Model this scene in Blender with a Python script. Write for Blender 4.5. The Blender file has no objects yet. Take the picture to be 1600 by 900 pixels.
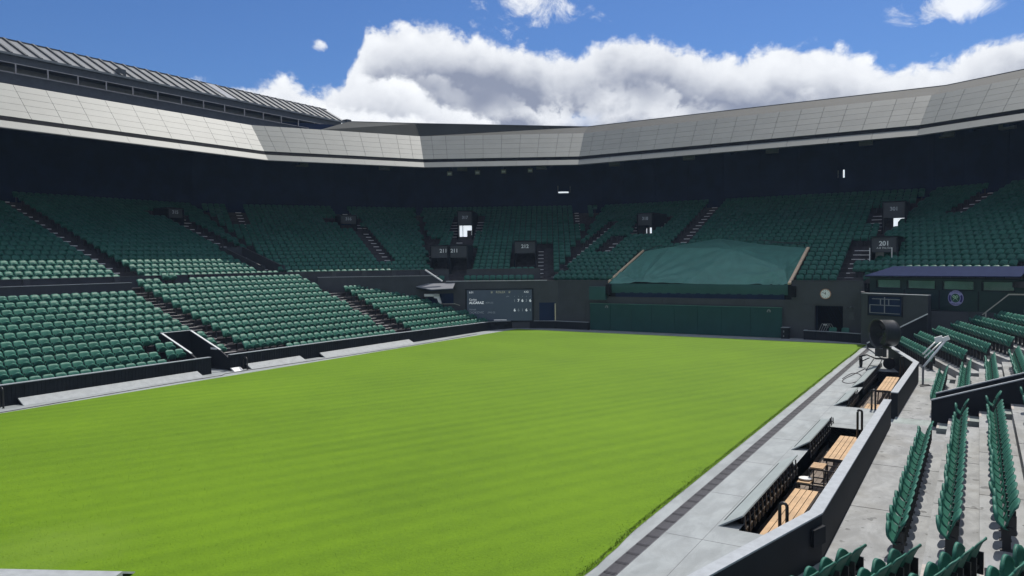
import bpy, math, random
import numpy as np
from mathutils import Matrix, Vector
random.seed(7); rng = np.random.default_rng(7)
SC = bpy.context.scene
COL = SC.collection
R = math.radians

# ------------------------------------------------------------------ camera
CAM_H = 5.5017
YAW, PITCH, ROLL, FPX = 0.5518, -0.0384, -0.0117, 1184.67
fw = Vector((-math.sin(YAW)*math.cos(PITCH), math.cos(YAW)*math.cos(PITCH), math.sin(PITCH)))
rt = Vector((math.cos(YAW), math.sin(YAW), 0)); up = rt.cross(fw)
c, s = math.cos(ROLL), math.sin(ROLL)
rt, up = rt*c + up*s, up*c - rt*s
cd = bpy.data.cameras.new('camera'); cam = bpy.data.objects.new('camera', cd); COL.objects.link(cam)
m = Matrix.Identity(4)
for i in range(3):
    m[i][0], m[i][1], m[i][2] = rt[i], up[i], -fw[i]
m[2][3] = CAM_H
cam.matrix_world = m
cd.sensor_width = 36; cd.lens = 36*FPX/1600; cd.clip_start = .1; cd.clip_end = 3000
SC.camera = cam
SC.render.resolution_x, SC.render.resolution_y = 1024, 576

def project(P):                                  # pixel (1600 wide) of a world point, and its depth
    d = Vector(P) - Vector((0, 0, CAM_H)); z = d.dot(fw)
    if z <= .01: return (-1e4, -1e4, z)
    return (800 + FPX*d.dot(rt)/z, 450 - FPX*d.dot(up)/z, z)

# ------------------------------------------------------------------ light, sky, exposure
SUN_EL, SUN_AZ = R(57.5), R(-1.0)                # azimuth from +Y towards +X
sl = bpy.data.lights.new('sun', 'SUN'); sl.energy = 3.0; sl.angle = R(.53); sl.color = (1, .95, .87)
so = bpy.data.objects.new('sun', sl); COL.objects.link(so)
sd = Vector((math.sin(SUN_AZ)*math.cos(SUN_EL), math.cos(SUN_AZ)*math.cos(SUN_EL), math.sin(SUN_EL)))
so.rotation_euler = sd.to_track_quat('Z', 'Y').to_euler(); so.location = (0, 0, 60)
SC.view_settings.view_transform = 'Standard'; SC.view_settings.look = 'None'
SC.view_settings.gamma = 1; SC.view_settings.use_curve_mapping = False
SC.view_settings.exposure = 0.68
SC.cycles.max_bounces = 6; SC.cycles.diffuse_bounces = 3; SC.cycles.glossy_bounces = 3
SC.cycles.sample_clamp_indirect = 6

class NT:                                        # small helper for node trees
    def __init__(s, nt): s.nt = nt; nt.nodes.clear()
    def n(s, t, **k):
        o = s.nt.nodes.new(t)
        for a, b in k.items(): setattr(o, a, b)
        return o
    def l(s, a, b): s.nt.links.new(a, b)
    def val(s, x, sock):
        if hasattr(x, 'is_linked') or isinstance(x, bpy.types.NodeSocket): s.l(x, sock)
        else: sock.default_value = x
    def math(s, op, a, b=0., cl=False):
        o = s.n('ShaderNodeMath', operation=op, use_clamp=cl); s.val(a, o.inputs[0]); s.val(b, o.inputs[1]); return o.outputs[0]
    def mr(s, v, a, b, c=0., d=1., smooth=True):
        o = s.n('ShaderNodeMapRange', interpolation_type='SMOOTHSTEP' if smooth else 'LINEAR')
        s.l(v, o.inputs[0])
        for k, x in enumerate((a, b, c, d)): s.val(x, o.inputs[k+1])
        return o.outputs[0]
    def noise(s, vec, scale, detail=4., rough=.55, dist=0., dim='3D'):
        o = s.n('ShaderNodeTexNoise', noise_dimensions=dim)
        if vec is not None: s.l(vec, o.inputs['Vector'])
        o.inputs['Scale'].default_value = scale; o.inputs['Detail'].default_value = detail
        o.inputs['Roughness'].default_value = rough; o.inputs['Distortion'].default_value = dist
        return o.outputs['Fac']
    def mix(s, f, a, b, mode='MIX'):
        o = s.n('ShaderNodeMix', data_type='RGBA', blend_type=mode)
        s.val(f, o.inputs[0]); s.val(a, o.inputs[6]); s.val(b, o.inputs[7]); return o.outputs[2]
    def vmap(s, vec, scale=(1, 1, 1), loc=(0, 0, 0), rot=(0, 0, 0)):
        o = s.n('ShaderNodeMapping'); s.l(vec, o.inputs[0])
        o.inputs['Scale'].default_value = scale; o.inputs['Location'].default_value = loc; o.inputs['Rotation'].default_value = rot
        return o.outputs[0]

def c4(c): return (c[0], c[1], c[2], 1)

def build_world():
    w = bpy.data.worlds.new('World'); SC.world = w; w.use_nodes = True
    t = NT(w.node_tree)
    sky = t.n('ShaderNodeTexSky', sky_type='NISHITA'); sky.sun_disc = False
    sky.sun_elevation = SUN_EL; sky.sun_rotation = SUN_AZ; sky.altitude = 50; sky.air_density = 1.0; sky.dust_density = .4; sky.ozone_density = 2.2
    tc = t.n('ShaderNodeTexCoord'); g = tc.outputs['Generated']
    sx = t.n('ShaderNodeSeparateXYZ'); t.l(g, sx.inputs[0])
    az = t.math('ARCTAN2', sx.outputs[0], sx.outputs[1])        # 0 at +Y, + towards +X
    el = t.math('ARCSINE', sx.outputs[2])
    # clouds live in the azimuth / elevation plane
    cb = t.n('ShaderNodeCombineXYZ'); t.l(az, cb.inputs[0]); t.l(t.math('MULTIPLY', el, 1.15), cb.inputs[1])
    P = cb.outputs[0]
    def billow(vec, scale, detail=5, rough=.5):                 # rounded bumps with sharp creases between them
        return t.math('ABSOLUTE', t.math('SUBTRACT', t.math('MULTIPLY', t.noise(vec, scale, detail, rough, .15), 2.), 1.))
    fine = t.noise(P, 36, 7, .66, .25)
    def curve(pts):
        fc = t.n('ShaderNodeFloatCurve'); t.l(t.mr(az, -math.pi, math.pi, 0, 1, False), fc.inputs['Value'])
        cv = fc.mapping.curves[0]; e = pts[0][1]
        cv.points[0].location = (0, e); cv.points[1].location = (1, e)
        for a_, b_ in pts: cv.points.new((a_ + math.pi)/(2*math.pi), b_)
        fc.mapping.update(); return fc.outputs[0]
    def layer(pts, off_, thick, dark, bot=None, amp=1.):
        v = t.vmap(P, loc=off_); b1 = billow(v, 9, 4, .45); b2 = billow(v, 24, 5, .55)
        big = t.noise(v, 5.5, 4, .5, .2)
        dep = t.math('SUBTRACT', curve(pts), el)
        dep = t.math('ADD', dep, t.math('MULTIPLY', t.math('SUBTRACT', b1, .28), .045*amp))
        dep = t.math('ADD', dep, t.math('MULTIPLY', t.math('SUBTRACT', b2, .28), .022*amp))
        edge = t.math('ADD', dep, t.math('MULTIPLY', t.math('SUBTRACT', fine, .5), .034))
        cov = t.mr(edge, -.005, .010)
        if bot:
            bb = t.math('ADD', t.math('SUBTRACT', el, bot), t.math('MULTIPLY', t.math('SUBTRACT', big, .5), .16))
            cov = t.math('MULTIPLY', cov, t.mr(t.math('ADD', bb, t.math('MULTIPLY', t.math('SUBTRACT', fine, .5), .03)), -.008, .016))
        g = t.mr(t.math('ADD', dep, t.math('MULTIPLY', t.math('SUBTRACT', big, .5), .07)), .010, thick)
        sh = t.math('SUBTRACT', 1., t.math('MULTIPLY', g, dark))
        rel = t.math('ADD', t.math('MULTIPLY', t.math('SUBTRACT', b1, .30), .34), t.math('MULTIPLY', t.math('SUBTRACT', b2, .30), .20))
        rel = t.math('MULTIPLY', rel, t.math('SUBTRACT', 1.15, g))
        sh = t.math('ADD', sh, t.math('ADD', rel, t.math('MULTIPLY', t.math('SUBTRACT', fine, .5), .30)), True)
        return cov, t.math('MAXIMUM', sh, .10)
    mask = t.mr(t.noise(t.vmap(P, loc=(8, 3, 0)), 4.5, 3, .5), .40, .58)
    c1, s1 = layer(BANK_TOP, (0, 0, 0), .078, 1.0, .150)
    c4_, s4 = layer([(a_, max(.1, b_-.052)) for a_, b_ in BANK_TOP], (4.7, 7.9, 0), .060, 1.0, .150, 2.0)
    c4_ = t.math('MULTIPLY', c4_, mask)
    c2, s2 = layer(LOW_TOP, (2.3, 4.1, 0), .06, .55, None, 1.)
    c3, s3 = layer(FLUFF_TOP, (6.3, 1.2, 0), .05, .35, None, 1.)
    blob = None
    for (ba, be, ra, re_) in SMALL_CLOUDS:
        d = t.math('SQRT', t.math('ADD', t.math('POWER', t.math('ABSOLUTE', t.math('DIVIDE', t.math('SUBTRACT', az, ba), ra)), 2.),
                                  t.math('POWER', t.math('ABSOLUTE', t.math('DIVIDE', t.math('SUBTRACT', el, be), re_)), 2.)))
        bq = t.math('SUBTRACT', 1, d); blob = bq if blob is None else t.math('MAXIMUM', blob, bq)
    wn = t.noise(t.vmap(P, loc=(1.2, 3.3, 0)), 19, 7, .66, .5)
    wis = t.mr(t.math('ADD', blob, t.math('MULTIPLY', t.math('SUBTRACT', wn, .5), 3.6)), .10, 1.05, 0, .9)
    sc_n = t.noise(t.vmap(P, loc=(5.2, 2.2, 0)), 4.2, 7, .6, .2)
    far = t.math('MULTIPLY', t.mr(sc_n, .40, .60), t.mr(el, .42, .58))      # unseen clouds added overhead to lift the shaded stands
    skyc = t.mix(1.0, sky.outputs[0], c4(SKY_TINT), 'MULTIPLY')
    LITE = (CL_LITE[0], CL_LITE[1], CL_LITE[2], 1); DARK = (CL_DARK[0], CL_DARK[1], CL_DARK[2], 1)
    colr = t.mix(t.math('MAXIMUM', wis, far), skyc, t.mix(t.mr(wn, .35, .65, .72, 1.), DARK, LITE))
    for cq, sq in ((c1, s1), (c4_, s4), (c2, s2), (c3, s3)): colr = t.mix(cq, colr, t.mix(sq, DARK, LITE))
    bg = t.n('ShaderNodeBackground'); t.l(colr, bg.inputs[0]); bg.inputs[1].default_value = SKY_STRENGTH
    ow = t.n('ShaderNodeOutputWorld'); t.l(bg.outputs[0], ow.inputs[0])
SKY_STRENGTH = .15
SKY_TINT = (.172, .255, .385)
CL_LITE = (4.15, 4.25, 4.4); CL_DARK = (.85, 1.02, 1.50)
BANK_TOP = [(-3.0, .27), (-2.5, .22), (-2.0, .29), (-1.5, .22), (-1.2, .12), (-.79, .12), (-.768, .20), (-.757, .26), (-.745, .290), (-.713, .305), (-.672, .311), (-.631, .303), (-.59, .292), (-.548, .285), (-.506, .278),
            (-.473, .270), (-.44, .278), (-.415, .286), (-.383, .287), (-.343, .280), (-.311, .270), (-.264, .258), (-.234, .262), (-.208, .264), (-.175, .259), (-.146, .250), (-.118, .238),
            (-.098, .229), (-.039, .227), (-.011, .236), (.007, .243), (.039, .245), (.2, .27), (.5, .24), (.9, .29), (1.4, .25), (2.0, .28), (2.6, .24)]
LOW_TOP = [(-3.0, .20), (-2.0, .18), (-1.3, .17), (-1.05, .19), (-.97, .212), (-.923, .222), (-.887, .222), (-.841, .238), (-.803, .224), (-.771, .238), (-.74, .246), (-.70, .236), (-.66, .226), (-.62, .206), (-.57, .184), (-.52, .160),
           (-.46, .13), (-.40, .12), (-.3, .12), (-.2, .12), (-.1, .13), (0, .15), (.1, .18), (.8, .18), (1.6, .21), (2.4, .19)]
FLUFF_TOP = [(-3, .17), (-1.2, .16), (-.95, .20), (-.8, .205), (-.72, .20), (-.66, .190), (-.60, .170), (-.50, .178), (-.44, .165), (-.38, .13), (-.30, .12), (-.2, .12), (-.1, .13), (0, .15), (.5, .17), (2, .16)]
SMALL_CLOUDS = [(-.525, .325, .085, .040), (-.035, .272, .055, .017), (-.795, .267, .012, .008), (-1.5, .42, .12, .05), (.5, .45, .14, .05), (1.4, .44, .1, .04)]
build_world()

# ------------------------------------------------------------------ materials
M = {}
def mat(name, col, rough=.6, spec=.5, metal=0., var=.12, nscale=3., bump=0., bscale=60., coord='Object', streak=None, emit=None, col2=None, coat=0., rnd=0.):
    m = bpy.data.materials.new(name); m.use_nodes = True; t = NT(m.node_tree)
    b = t.n('ShaderNodeBsdfPrincipled'); o = t.n('ShaderNodeOutputMaterial'); t.l(b.outputs[0], o.inputs[0])
    tc = t.n('ShaderNodeTexCoord'); v = tc.outputs[coord]
    n = t.noise(v, nscale, 6, .6)
    a = tuple(x*(1-var) for x in col); c = col2 or tuple(min(1, x*(1+var)) for x in col)
    colr = t.mix(t.mr(n, .3, .7), c4(a), c4(c))
    if streak:                                   # elongated wear: (scale xyz, colour, lo, hi, amount)
        n2 = t.noise(t.vmap(v, scale=streak[0]), 1., 5, .65)
        colr = t.mix(t.mr(n2, streak[2], streak[3], 0, streak[4]), colr, c4(streak[1]))
    if rnd:
        oi = t.n('ShaderNodeObjectInfo'); hs = t.n('ShaderNodeHueSaturation'); t.l(colr, hs.inputs['Color'])
        t.l(t.mr(oi.outputs['Random'], 0, 1, 1-rnd, 1+rnd, False), hs.inputs['Value']); colr = hs.outputs[0]
    t.l(colr, b.inputs['Base Color'])
    b.inputs['Roughness'].default_value = rough; b.inputs['Specular IOR Level'].default_value = spec; b.inputs['Metallic'].default_value = metal
    b.inputs['Coat Weight'].default_value = coat
    if bump:
        bp = t.n('ShaderNodeBump'); bp.inputs['Strength'].default_value = bump; bp.inputs['Distance'].default_value = .02
        t.l(t.noise(v, bscale, 4, .6), bp.inputs['Height']); t.l(bp.outputs[0], b.inputs['Normal'])
    if emit:
        b.inputs['Emission Color'].default_value = c4(emit[:3]); b.inputs['Emission Strength'].default_value = emit[3]
    M[name] = m
    return m

mat('seat_green', (.030, .132, .096), .52, .20, var=.16, nscale=1.3, rnd=.10)
mat('seat_dark', (.010, .014, .014), .5, .4)
mat('bracket', (.02, .02, .022), .45, .5)
mat('dark_paint', (.015, .017, .021), .7, .15, var=.12, nscale=1.5)
mat('dark_panel', (.048, .052, .060), .6, .35, var=.10, nscale=1.2)
mat('soffit', (.008, .019, .056), .8, .2, var=.2, nscale=.6)  # navy veil of lens flare put into the paint colour
mat('wall_cap', (.30, .325, .35), .55, .4, var=.10, nscale=6)
mat('pale_cap', (.55, .57, .58), .5, .4, var=.08, nscale=6)
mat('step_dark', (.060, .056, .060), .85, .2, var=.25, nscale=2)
mat('nosing', (.80, .78, .75), .7, .3, var=.1, nscale=5)
mat('fascia', (.168, .180, .170), .54, .34, rnd=.035, var=.05, nscale=.8, streak=((.6, .6, 2.5), (.18, .185, .178), .5, .8, .35))
mat('dull_nosing', (.40, .36, .33), .8, .2, var=.15, nscale=6)  # duller pinkish nosing colour for the right stand
mat('fascia_back', (.045, .05, .05), .8, .2)
mat('roof_band', (.045, .047, .044), .75, .15, var=.10, nscale=.5)
mat('roof_rib', (.30, .31, .31), .45, .5, var=.06)
mat('roof_sheet', (.15, .158, .165), .45, .5, var=.06)
mat('gantry', (.060, .066, .072), .6, .4, var=.12)
mat('gantry_light', (.20, .21, .20), .6, .4, var=.12)
mat('rail_metal', (.35, .33, .31), .4, .5, metal=.6)
mat('black_metal', (.012, .012, .013), .4, .5)
mat('drum_paint', (.022, .024, .026), .33, .5)
mat('white_paint', (.78, .78, .77), .4, .5, var=.04)
mat('pale_metal', (.20, .21, .23), .4, .5, var=.05)
mat('backstop', (.012, .062, .058), .75, .25, var=.08, nscale=1.5)
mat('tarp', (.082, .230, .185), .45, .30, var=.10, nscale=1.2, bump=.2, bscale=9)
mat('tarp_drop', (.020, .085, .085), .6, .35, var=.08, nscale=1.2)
mat('wood_strip', (.80, .60, .40), .6, .3, var=.1)
mat('bench_wood', (.47, .31, .17), .55, .3, var=.18, nscale=2.5, streak=((40, 3, 40), (.40, .22, .09), .45, .75, .5))
mat('deck_wood', (.20, .165, .14), .8, .2, var=.25, nscale=2.5)
mat('hut_green', (.010, .030, .030), .5, .4, var=.1)
mat('hut_roof', (.020, .030, .080), .8, .04, var=.06)  # bluish shade of the stadium roof put into the colour
mat('glass_dark', (.30, .36, .32), .10, .8, metal=.75, var=.15, nscale=1.5)
mat('screen', (.022, .034, .055), .35, .5, var=.05, emit=(.020, .035, .060, .25))
mat('lit_text', (.7, .72, .72), .5, .3, emit=(.75, .80, .85, .26))
mat('dim_text', (.3, .32, .34), .5, .3, emit=(.30, .36, .42, .07))
mat('sign_text', (.75, .76, .76), .6, .3, var=.02)
mat('gold_text', (.35, .33, .22), .6, .3, emit=(.35, .36, .25, .2))
mat('daylight', (.85, .9, .95), .8, .1, emit=(.86, .93, 1.0, .55))
mat('clock_face', (.82, .83, .82), .5, .4, var=.02)
mat('clock_rim', (.42, .20, .10), .4, .5)
mat('lilac', (.36, .35, .58), .5, .4, var=.03)
mat('navy', (.03, .02, .16), .5, .4)
mat('emblem_green', (.015, .08, .05), .5, .4)
mat('racket', (.45, .70, .45), .5, .4)
mat('rubber', (.015, .014, .015), .8, .2)
mat('red_hub', (.22, .05, .045), .5, .4)
mat('cable', (.03, .022, .03), .5, .4)
mat('grate', (.060, .058, .066), .5, .5, var=.15)
mat('grate_pit', (.012, .012, .014), .9, .1)
mat('slab_cover', (.30, .32, .33), .7, .3, var=.10, nscale=4, bump=.15, bscale=80)
mat('hood_top', (.30, .34, .34), .55, .4, var=.06, nscale=2)
mat('under_dark', (.012, .012, .014), .9, .1)

def concrete(name, col, stain, dark, rough=.75, lo=.68):
    m = bpy.data.materials.new(name); m.use_nodes = True; t = NT(m.node_tree)
    b = t.n('ShaderNodeBsdfPrincipled'); o = t.n('ShaderNodeOutputMaterial'); t.l(b.outputs[0], o.inputs[0])
    v = t.n('ShaderNodeTexCoord').outputs['Object']
    big = t.noise(v, .55, 6, .6, .3); mid = t.noise(t.vmap(v, scale=(1.0, .45, 1), loc=(4, 2, 0)), 2.2, 7, .65, .4); fine = t.noise(v, 38, 4, .7)
    colr = t.mix(t.mr(mid, .35, .68), c4(tuple(x*lo for x in col)), c4(tuple(x*1.08 for x in col)))
    colr = t.mix(t.mr(big, .52, .66, 0, stain), colr, c4((col[0]*.62, col[1]*.60, col[2]*.56)))
    spots = t.noise(t.vmap(v, loc=(7, 7, 0)), 3.4, 3, .5)
    colr = t.mix(t.mr(spots, .655, .70, 0, dark), colr, c4(tuple(x*.30 for x in col)))
    colr = t.mix(t.mr(fine, .3, .7, 0, .16), colr, c4(tuple(x*.72 for x in col)))
    t.l(colr, b.inputs['Base Color']); b.inputs['Specular IOR Level'].default_value = .35
    t.l(t.mr(big, .45, .7, rough, rough-.25), b.inputs['Roughness'])
    bp = t.n('ShaderNodeBump'); bp.inputs['Strength'].default_value = .15; bp.inputs['Distance'].default_value = .01
    t.l(fine, bp.inputs['Height']); t.l(bp.outputs[0], b.inputs['Normal'])
    M[name] = m
concrete('deck', (.275, .30, .308), .25, .12, lo=.82)
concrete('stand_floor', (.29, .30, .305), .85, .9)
concrete('stand_step', (.26, .30, .29), .35, .2)

def grass_mat():
    m = bpy.data.materials.new('grass'); m.use_nodes = True; t = NT(m.node_tree)
    b = t.n('ShaderNodeBsdfPrincipled'); o = t.n('ShaderNodeOutputMaterial'); t.l(b.outputs[0], o.inputs[0])
    v = t.n('ShaderNodeTexCoord').outputs['Object']
    rot = t.vmap(v, rot=(0, 0, R(25)))                      # mowing runs 25 degrees off the long axis
    wob = t.noise(v, .25, 3, .5)
    sx = t.n('ShaderNodeSeparateXYZ'); t.l(rot, sx.inputs[0])
    ph = t.math('ADD', t.math('MULTIPLY', sx.outputs[0], 7.6), t.math('MULTIPLY', wob, 1.6))
    st = t.math('MULTIPLY', t.math('SINE', ph), .5)
    st2 = t.noise(t.vmap(rot, scale=(2.6, .07, 1)), 1., 4, .6)
    big = t.noise(v, .16, 5, .6); mid = t.noise(v, 2.2, 6, .7); fine = t.noise(v, 24, 6, .85)
    f = t.math('ADD', t.math('MULTIPLY', st, .20), t.math('MULTIPLY', t.math('SUBTRACT', st2, .5), .60))
    f = t.math('ADD', f, t.math('MULTIPLY', t.math('SUBTRACT', big, .5), 1.3))
    f = t.math('ADD', f, t.math('MULTIPLY', t.math('SUBTRACT', mid, .5), .7))
    f = t.math('ADD', f, t.math('MULTIPLY', t.math('SUBTRACT', fine, .5), 2.9))
    f = t.math('ADD', f, .5, True)
    colr = t.mix(f, c4(GRASS_A), c4(GRASS_B))
    dd = t.n('ShaderNodeVectorMath', operation='DISTANCE'); t.l(v, dd.inputs[0]); dd.inputs[1].default_value = (-15.2, 7.6, 0)
    worn = t.mr(t.math('ADD', dd.outputs['Value'], t.math('MULTIPLY', t.math('SUBTRACT', mid, .5), 3.)), 2.0, .4, 0, .35)
    colr = t.mix(worn, colr, (.17, .27, .03, 1))
    pale_fleck = t.mr(t.noise(t.vmap(v, loc=(3, 5, 0)), 60, 4, .8), .58, .8, 0, .35)  # fine pale flecks mixed in at random
    colr = t.mix(pale_fleck, colr, (.20, .27, .05, 1))
    t.l(colr, b.inputs['Base Color']); b.inputs['Roughness'].default_value = .8; b.inputs['Specular IOR Level'].default_value = .12
    b.inputs['Sheen Weight'].default_value = .09; b.inputs['Sheen Roughness'].default_value = .5; b.inputs['Sheen Tint'].default_value = (.75, .85, .22, 1)
    bp = t.n('ShaderNodeBump'); bp.inputs['Strength'].default_value = .55; bp.inputs['Distance'].default_value = .03
    t.l(t.math('ADD', fine, t.math('MULTIPLY', mid, .5)), bp.inputs['Height']); t.l(bp.outputs[0], b.inputs['Normal'])
    M['grass'] = m
    m = bpy.data.materials.new('grass_blade'); m.use_nodes = True; t = NT(m.node_tree)
    b = t.n('ShaderNodeBsdfPrincipled'); o = t.n('ShaderNodeOutputMaterial'); t.l(b.outputs[0], o.inputs[0])
    v = t.n('ShaderNodeTexCoord').outputs['Object']
    colr = t.mix(t.mr(t.noise(v, 9, 3, .6), .3, .7), c4(GRASS_A), c4(GRASS_B)); t.l(colr, b.inputs['Base Color'])
    b.inputs['Roughness'].default_value = .6; b.inputs['Specular IOR Level'].default_value = .2
    M['grass_blade'] = m
GRASS_A = (.068, .142, .0026); GRASS_B = (.128, .236, .0046)
grass_mat()

# ------------------------------------------------------------------ mesh helpers
class B:
    def __init__(s): s.v = []; s.f = []
    def add(s, vs, fs):
        k = len(s.v); s.v += [tuple(x) for x in vs]; s.f += [tuple(i+k for i in f) for f in fs]; return s
    def box(s, x0, x1, y0, y1, z0, z1):
        return s.add([(x0,y0,z0),(x1,y0,z0),(x1,y1,z0),(x0,y1,z0),(x0,y0,z1),(x1,y0,z1),(x1,y1,z1),(x0,y1,z1)],
                     [(0,3,2,1),(4,5,6,7),(0,1,5,4),(1,2,6,5),(2,3,7,6),(3,0,4,7)])
    def obox(s, o, u, v, w):                     # oriented box: corner o and three edge vectors
        o, u, v, w = (Vector(a) for a in (o, u, v, w))
        p = [o, o+u, o+u+v, o+v]; p = p + [a+w for a in p]
        f = [(0,3,2,1),(4,5,6,7),(0,1,5,4),(1,2,6,5),(2,3,7,6),(3,0,4,7)]
        if u.cross(v).dot(w) < 0: f = [tuple(reversed(a)) for a in f]
        return s.add(p, f)
    def bar(s, a, b, w, h=None, upv=(0, 0, 1)):  # rectangular bar from a to b
        a, b = Vector(a), Vector(b); h = h or w; d = (b-a).normalized(); upv = Vector(upv)
        if abs(d.dot(upv)) > .99: upv = Vector((0, 1, 0))
        x = d.cross(upv).normalized(); y = x.cross(d)
        return s.obox(a - x*w/2 - y*h/2, x*w, y*h, b-a)
    def quad(s, a, b, c, d): return s.add([a, b, c, d], [(0, 1, 2, 3)])
    def prism(s, pts, e):                        # polygon (list of 3-D points) pushed along e
        n = len(pts); e = Vector(e); p = [Vector(a) for a in pts]
        nrm = sum(((p[i]-p[0]).cross(p[(i+1) % n]-p[0]) for i in range(1, n)), Vector())
        f = [tuple(range(n)), tuple(range(2*n-1, n-1, -1))] + [(i, i+n, (i+1) % n + n, (i+1) % n) for i in range(n)]
        f = [f[0][::-1], f[1][::-1]] + [a[::-1] for a in f[2:]] if nrm.dot(e) > 0 else f
        return s.add(p + [a+e for a in p], f)
    def tube(s, pts, r, n=8, closed=False):
        pts = [Vector(a) for a in pts]; k = len(pts); ring = []
        for i, a in enumerate(pts):
            t = (pts[min(i+1, k-1)] - pts[max(i-1, 0)]).normalized()
            x = t.cross(Vector((0, 0, 1)) if abs(t.z) < .95 else Vector((1, 0, 0))).normalized(); y = t.cross(x)
            ring += [a + (x*math.cos(2*math.pi*j/n) + y*math.sin(2*math.pi*j/n))*r for j in range(n)]
        f = [(i*n+j, i*n+(j+1) % n, (i+1)*n+(j+1) % n, (i+1)*n+j) for i in range(k-1) for j in range(n)]
        f += [tuple(range(n))[::-1], tuple(range((k-1)*n, k*n))]
        return s.add(ring, f)
    def lathe(s, prof, o, axis, n=24, cap=True):  # profile [(along, radius)] spun about axis
        o, ax = Vector(o), Vector(axis).normalized()
        x = ax.cross(Vector((0, 0, 1)) if abs(ax.z) < .9 else Vector((1, 0, 0))).normalized(); y = ax.cross(x)
        vs = [o + ax*a + (x*math.cos(2*math.pi*j/n) + y*math.sin(2*math.pi*j/n))*r for a, r in prof for j in range(n)]
        k = len(prof)
        f = [(i*n+j, i*n+(j+1) % n, (i+1)*n+(j+1) % n, (i+1)*n+j) for i in range(k-1) for j in range(n)]
        if cap: f += [tuple(range(n))[::-1], tuple(range((k-1)*n, k*n))]
        return s.add(vs, f)
    def grid(s, P):                              # P[i][j] points
        n, m_ = len(P), len(P[0])
        return s.add([p for r in P for p in r], [(i*m_+j, i*m_+j+1, (i+1)*m_+j+1, (i+1)*m_+j) for i in range(n-1) for j in range(m_-1)])
    def mesh(s, name, material, smooth=False):
        me = bpy.data.meshes.new(name); me.from_pydata(s.v, [], s.f); me.update()
        for q in (material if isinstance(material, (list, tuple)) else [material]): me.materials.append(M[q])
        if smooth: me.polygons.foreach_set('use_smooth', [True]*len(me.polygons))
        return me

def link(name, data, parent=None):
    o = bpy.data.objects.new(name, data); COL.objects.link(o)
    if parent is not None: o.parent = parent
    return o
def obj(name, b, material, parent=None, smooth=False, kind=None):
    o = link(name, b.mesh(name, material, smooth), parent)
    if parent is not None: o.matrix_parent_inverse = parent.matrix_basis.inverted()   # meshes are given in world coordinates
    if kind: o['kind'] = kind
    return o
def tag(o, label, cat, group=None):
    o['label'] = label; o['category'] = cat
    if group: o['group'] = group
    return o
def thing(name, label, cat, loc=(0, 0, 0), group=None):
    o = link(name, None); o.location = loc; o.empty_display_size = .2
    return tag(o, label, cat, group)
def struct(name, b, material, parent=None, smooth=False):
    o = obj(name, b, material, parent, smooth)
    if parent is None: o['kind'] = 'structure'
    return o
def text(body, origin, right, upv, size, material, parent, name='lettering', align='CENTER', bold=0.):
    cu = bpy.data.curves.new(name, 'FONT'); cu.body = body; cu.size = size; cu.align_x = align; cu.align_y = 'CENTER'; cu.extrude = .004
    cu.offset = bold; cu.materials.append(M[material])
    o = link(name, cu, parent); x = Vector(right).normalized(); y = Vector(upv).normalized(); z = x.cross(y)
    mm = Matrix.Identity(4)
    for i in range(3): mm[i][0], mm[i][1], mm[i][2], mm[i][3] = x[i], y[i], z[i], origin[i]
    o.matrix_basis = mm
    if parent is not None: o.matrix_parent_inverse = parent.matrix_basis.inverted()
    return o
ORD = ('first second third fourth fifth sixth seventh eighth ninth tenth eleventh twelfth thirteenth fourteenth fifteenth sixteenth seventeenth eighteenth nineteenth twentieth '
       'twenty-first twenty-second twenty-third twenty-fourth twenty-fifth twenty-sixth twenty-seventh twenty-eighth twenty-ninth thirtieth thirty-first thirty-second thirty-third '
       'thirty-fourth thirty-fifth thirty-sixth thirty-seventh thirty-eighth thirty-ninth fortieth').split()

# ================================================================== SETTING: lawn, deck, drain
GX0, GX1, GY0, GY1 = -30.77, -5.77, 4.6, 50.64
b = B(); nx, ny = 50, 92                          # lawn, a little proud of the deck with a ragged right edge
P = []
edge = np.cumsum(rng.normal(0, .025, ny+1)); edge = edge - np.linspace(edge[0], edge[-1], ny+1); edge = np.clip(edge, -.09, .05)
for j in range(ny+1):
    y = GY0 + (GY1-GY0)*j/ny; row = []
    for i in range(nx+1):
        x = GX0 + (GX1-GX0)*i/nx; z = .035
        if i == nx: x += edge[j]; z = .012
        if i == 0 or j in (0, ny): z = .012
        row.append((x, y, z))
    P.append(row)
b.grid(P)
struct('lawn', b, 'grass')
# blades along the visible right edge and over the near turf
def blades(n, fx, fy, h, name):
    x = fx(n); y = fy(n); a = rng.uniform(0, 2*np.pi, n); hh = h(n); w = .005+.004*rng.random(n)
    lx = rng.normal(0, .35, n)*hh; ly = rng.normal(0, .35, n)*hh
    V = np.empty((n, 3, 3)); V[:, 0] = np.c_[x-w*np.cos(a), y-w*np.sin(a), np.full(n, .025)]
    V[:, 1] = np.c_[x+w*np.cos(a), y+w*np.sin(a), np.full(n, .025)]; V[:, 2] = np.c_[x+lx, y+ly, .03+hh]
    return V.reshape(-1, 3)
def ex(n, y):
    return GX1 + np.interp(y, np.linspace(GY0, GY1, ny+1), edge)
yy = GY0 + (50-GY0)*rng.random(15000)**1.5
V1_ = blades(15000, lambda n: ex(n, yy) - .05 + rng.normal(0, .028, n), lambda n: yy, lambda n: .010+.016*rng.random(n), '')
V2_ = blades(60000, lambda n: -26 + 20.2*rng.random(n), lambda n: 5 + 15*rng.random(n)**1.5, lambda n: .008+.014*rng.random(n), '')
VV = np.concatenate([V1_, V2_])
me = bpy.data.meshes.new('grass'); nt_ = len(VV)//3
me.vertices.add(len(VV)); me.vertices.foreach_set('co', VV.astype(np.float32).ravel())
me.loops.add(len(VV)); me.loops.foreach_set('vertex_index', np.arange(len(VV), dtype=np.int32))
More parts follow.
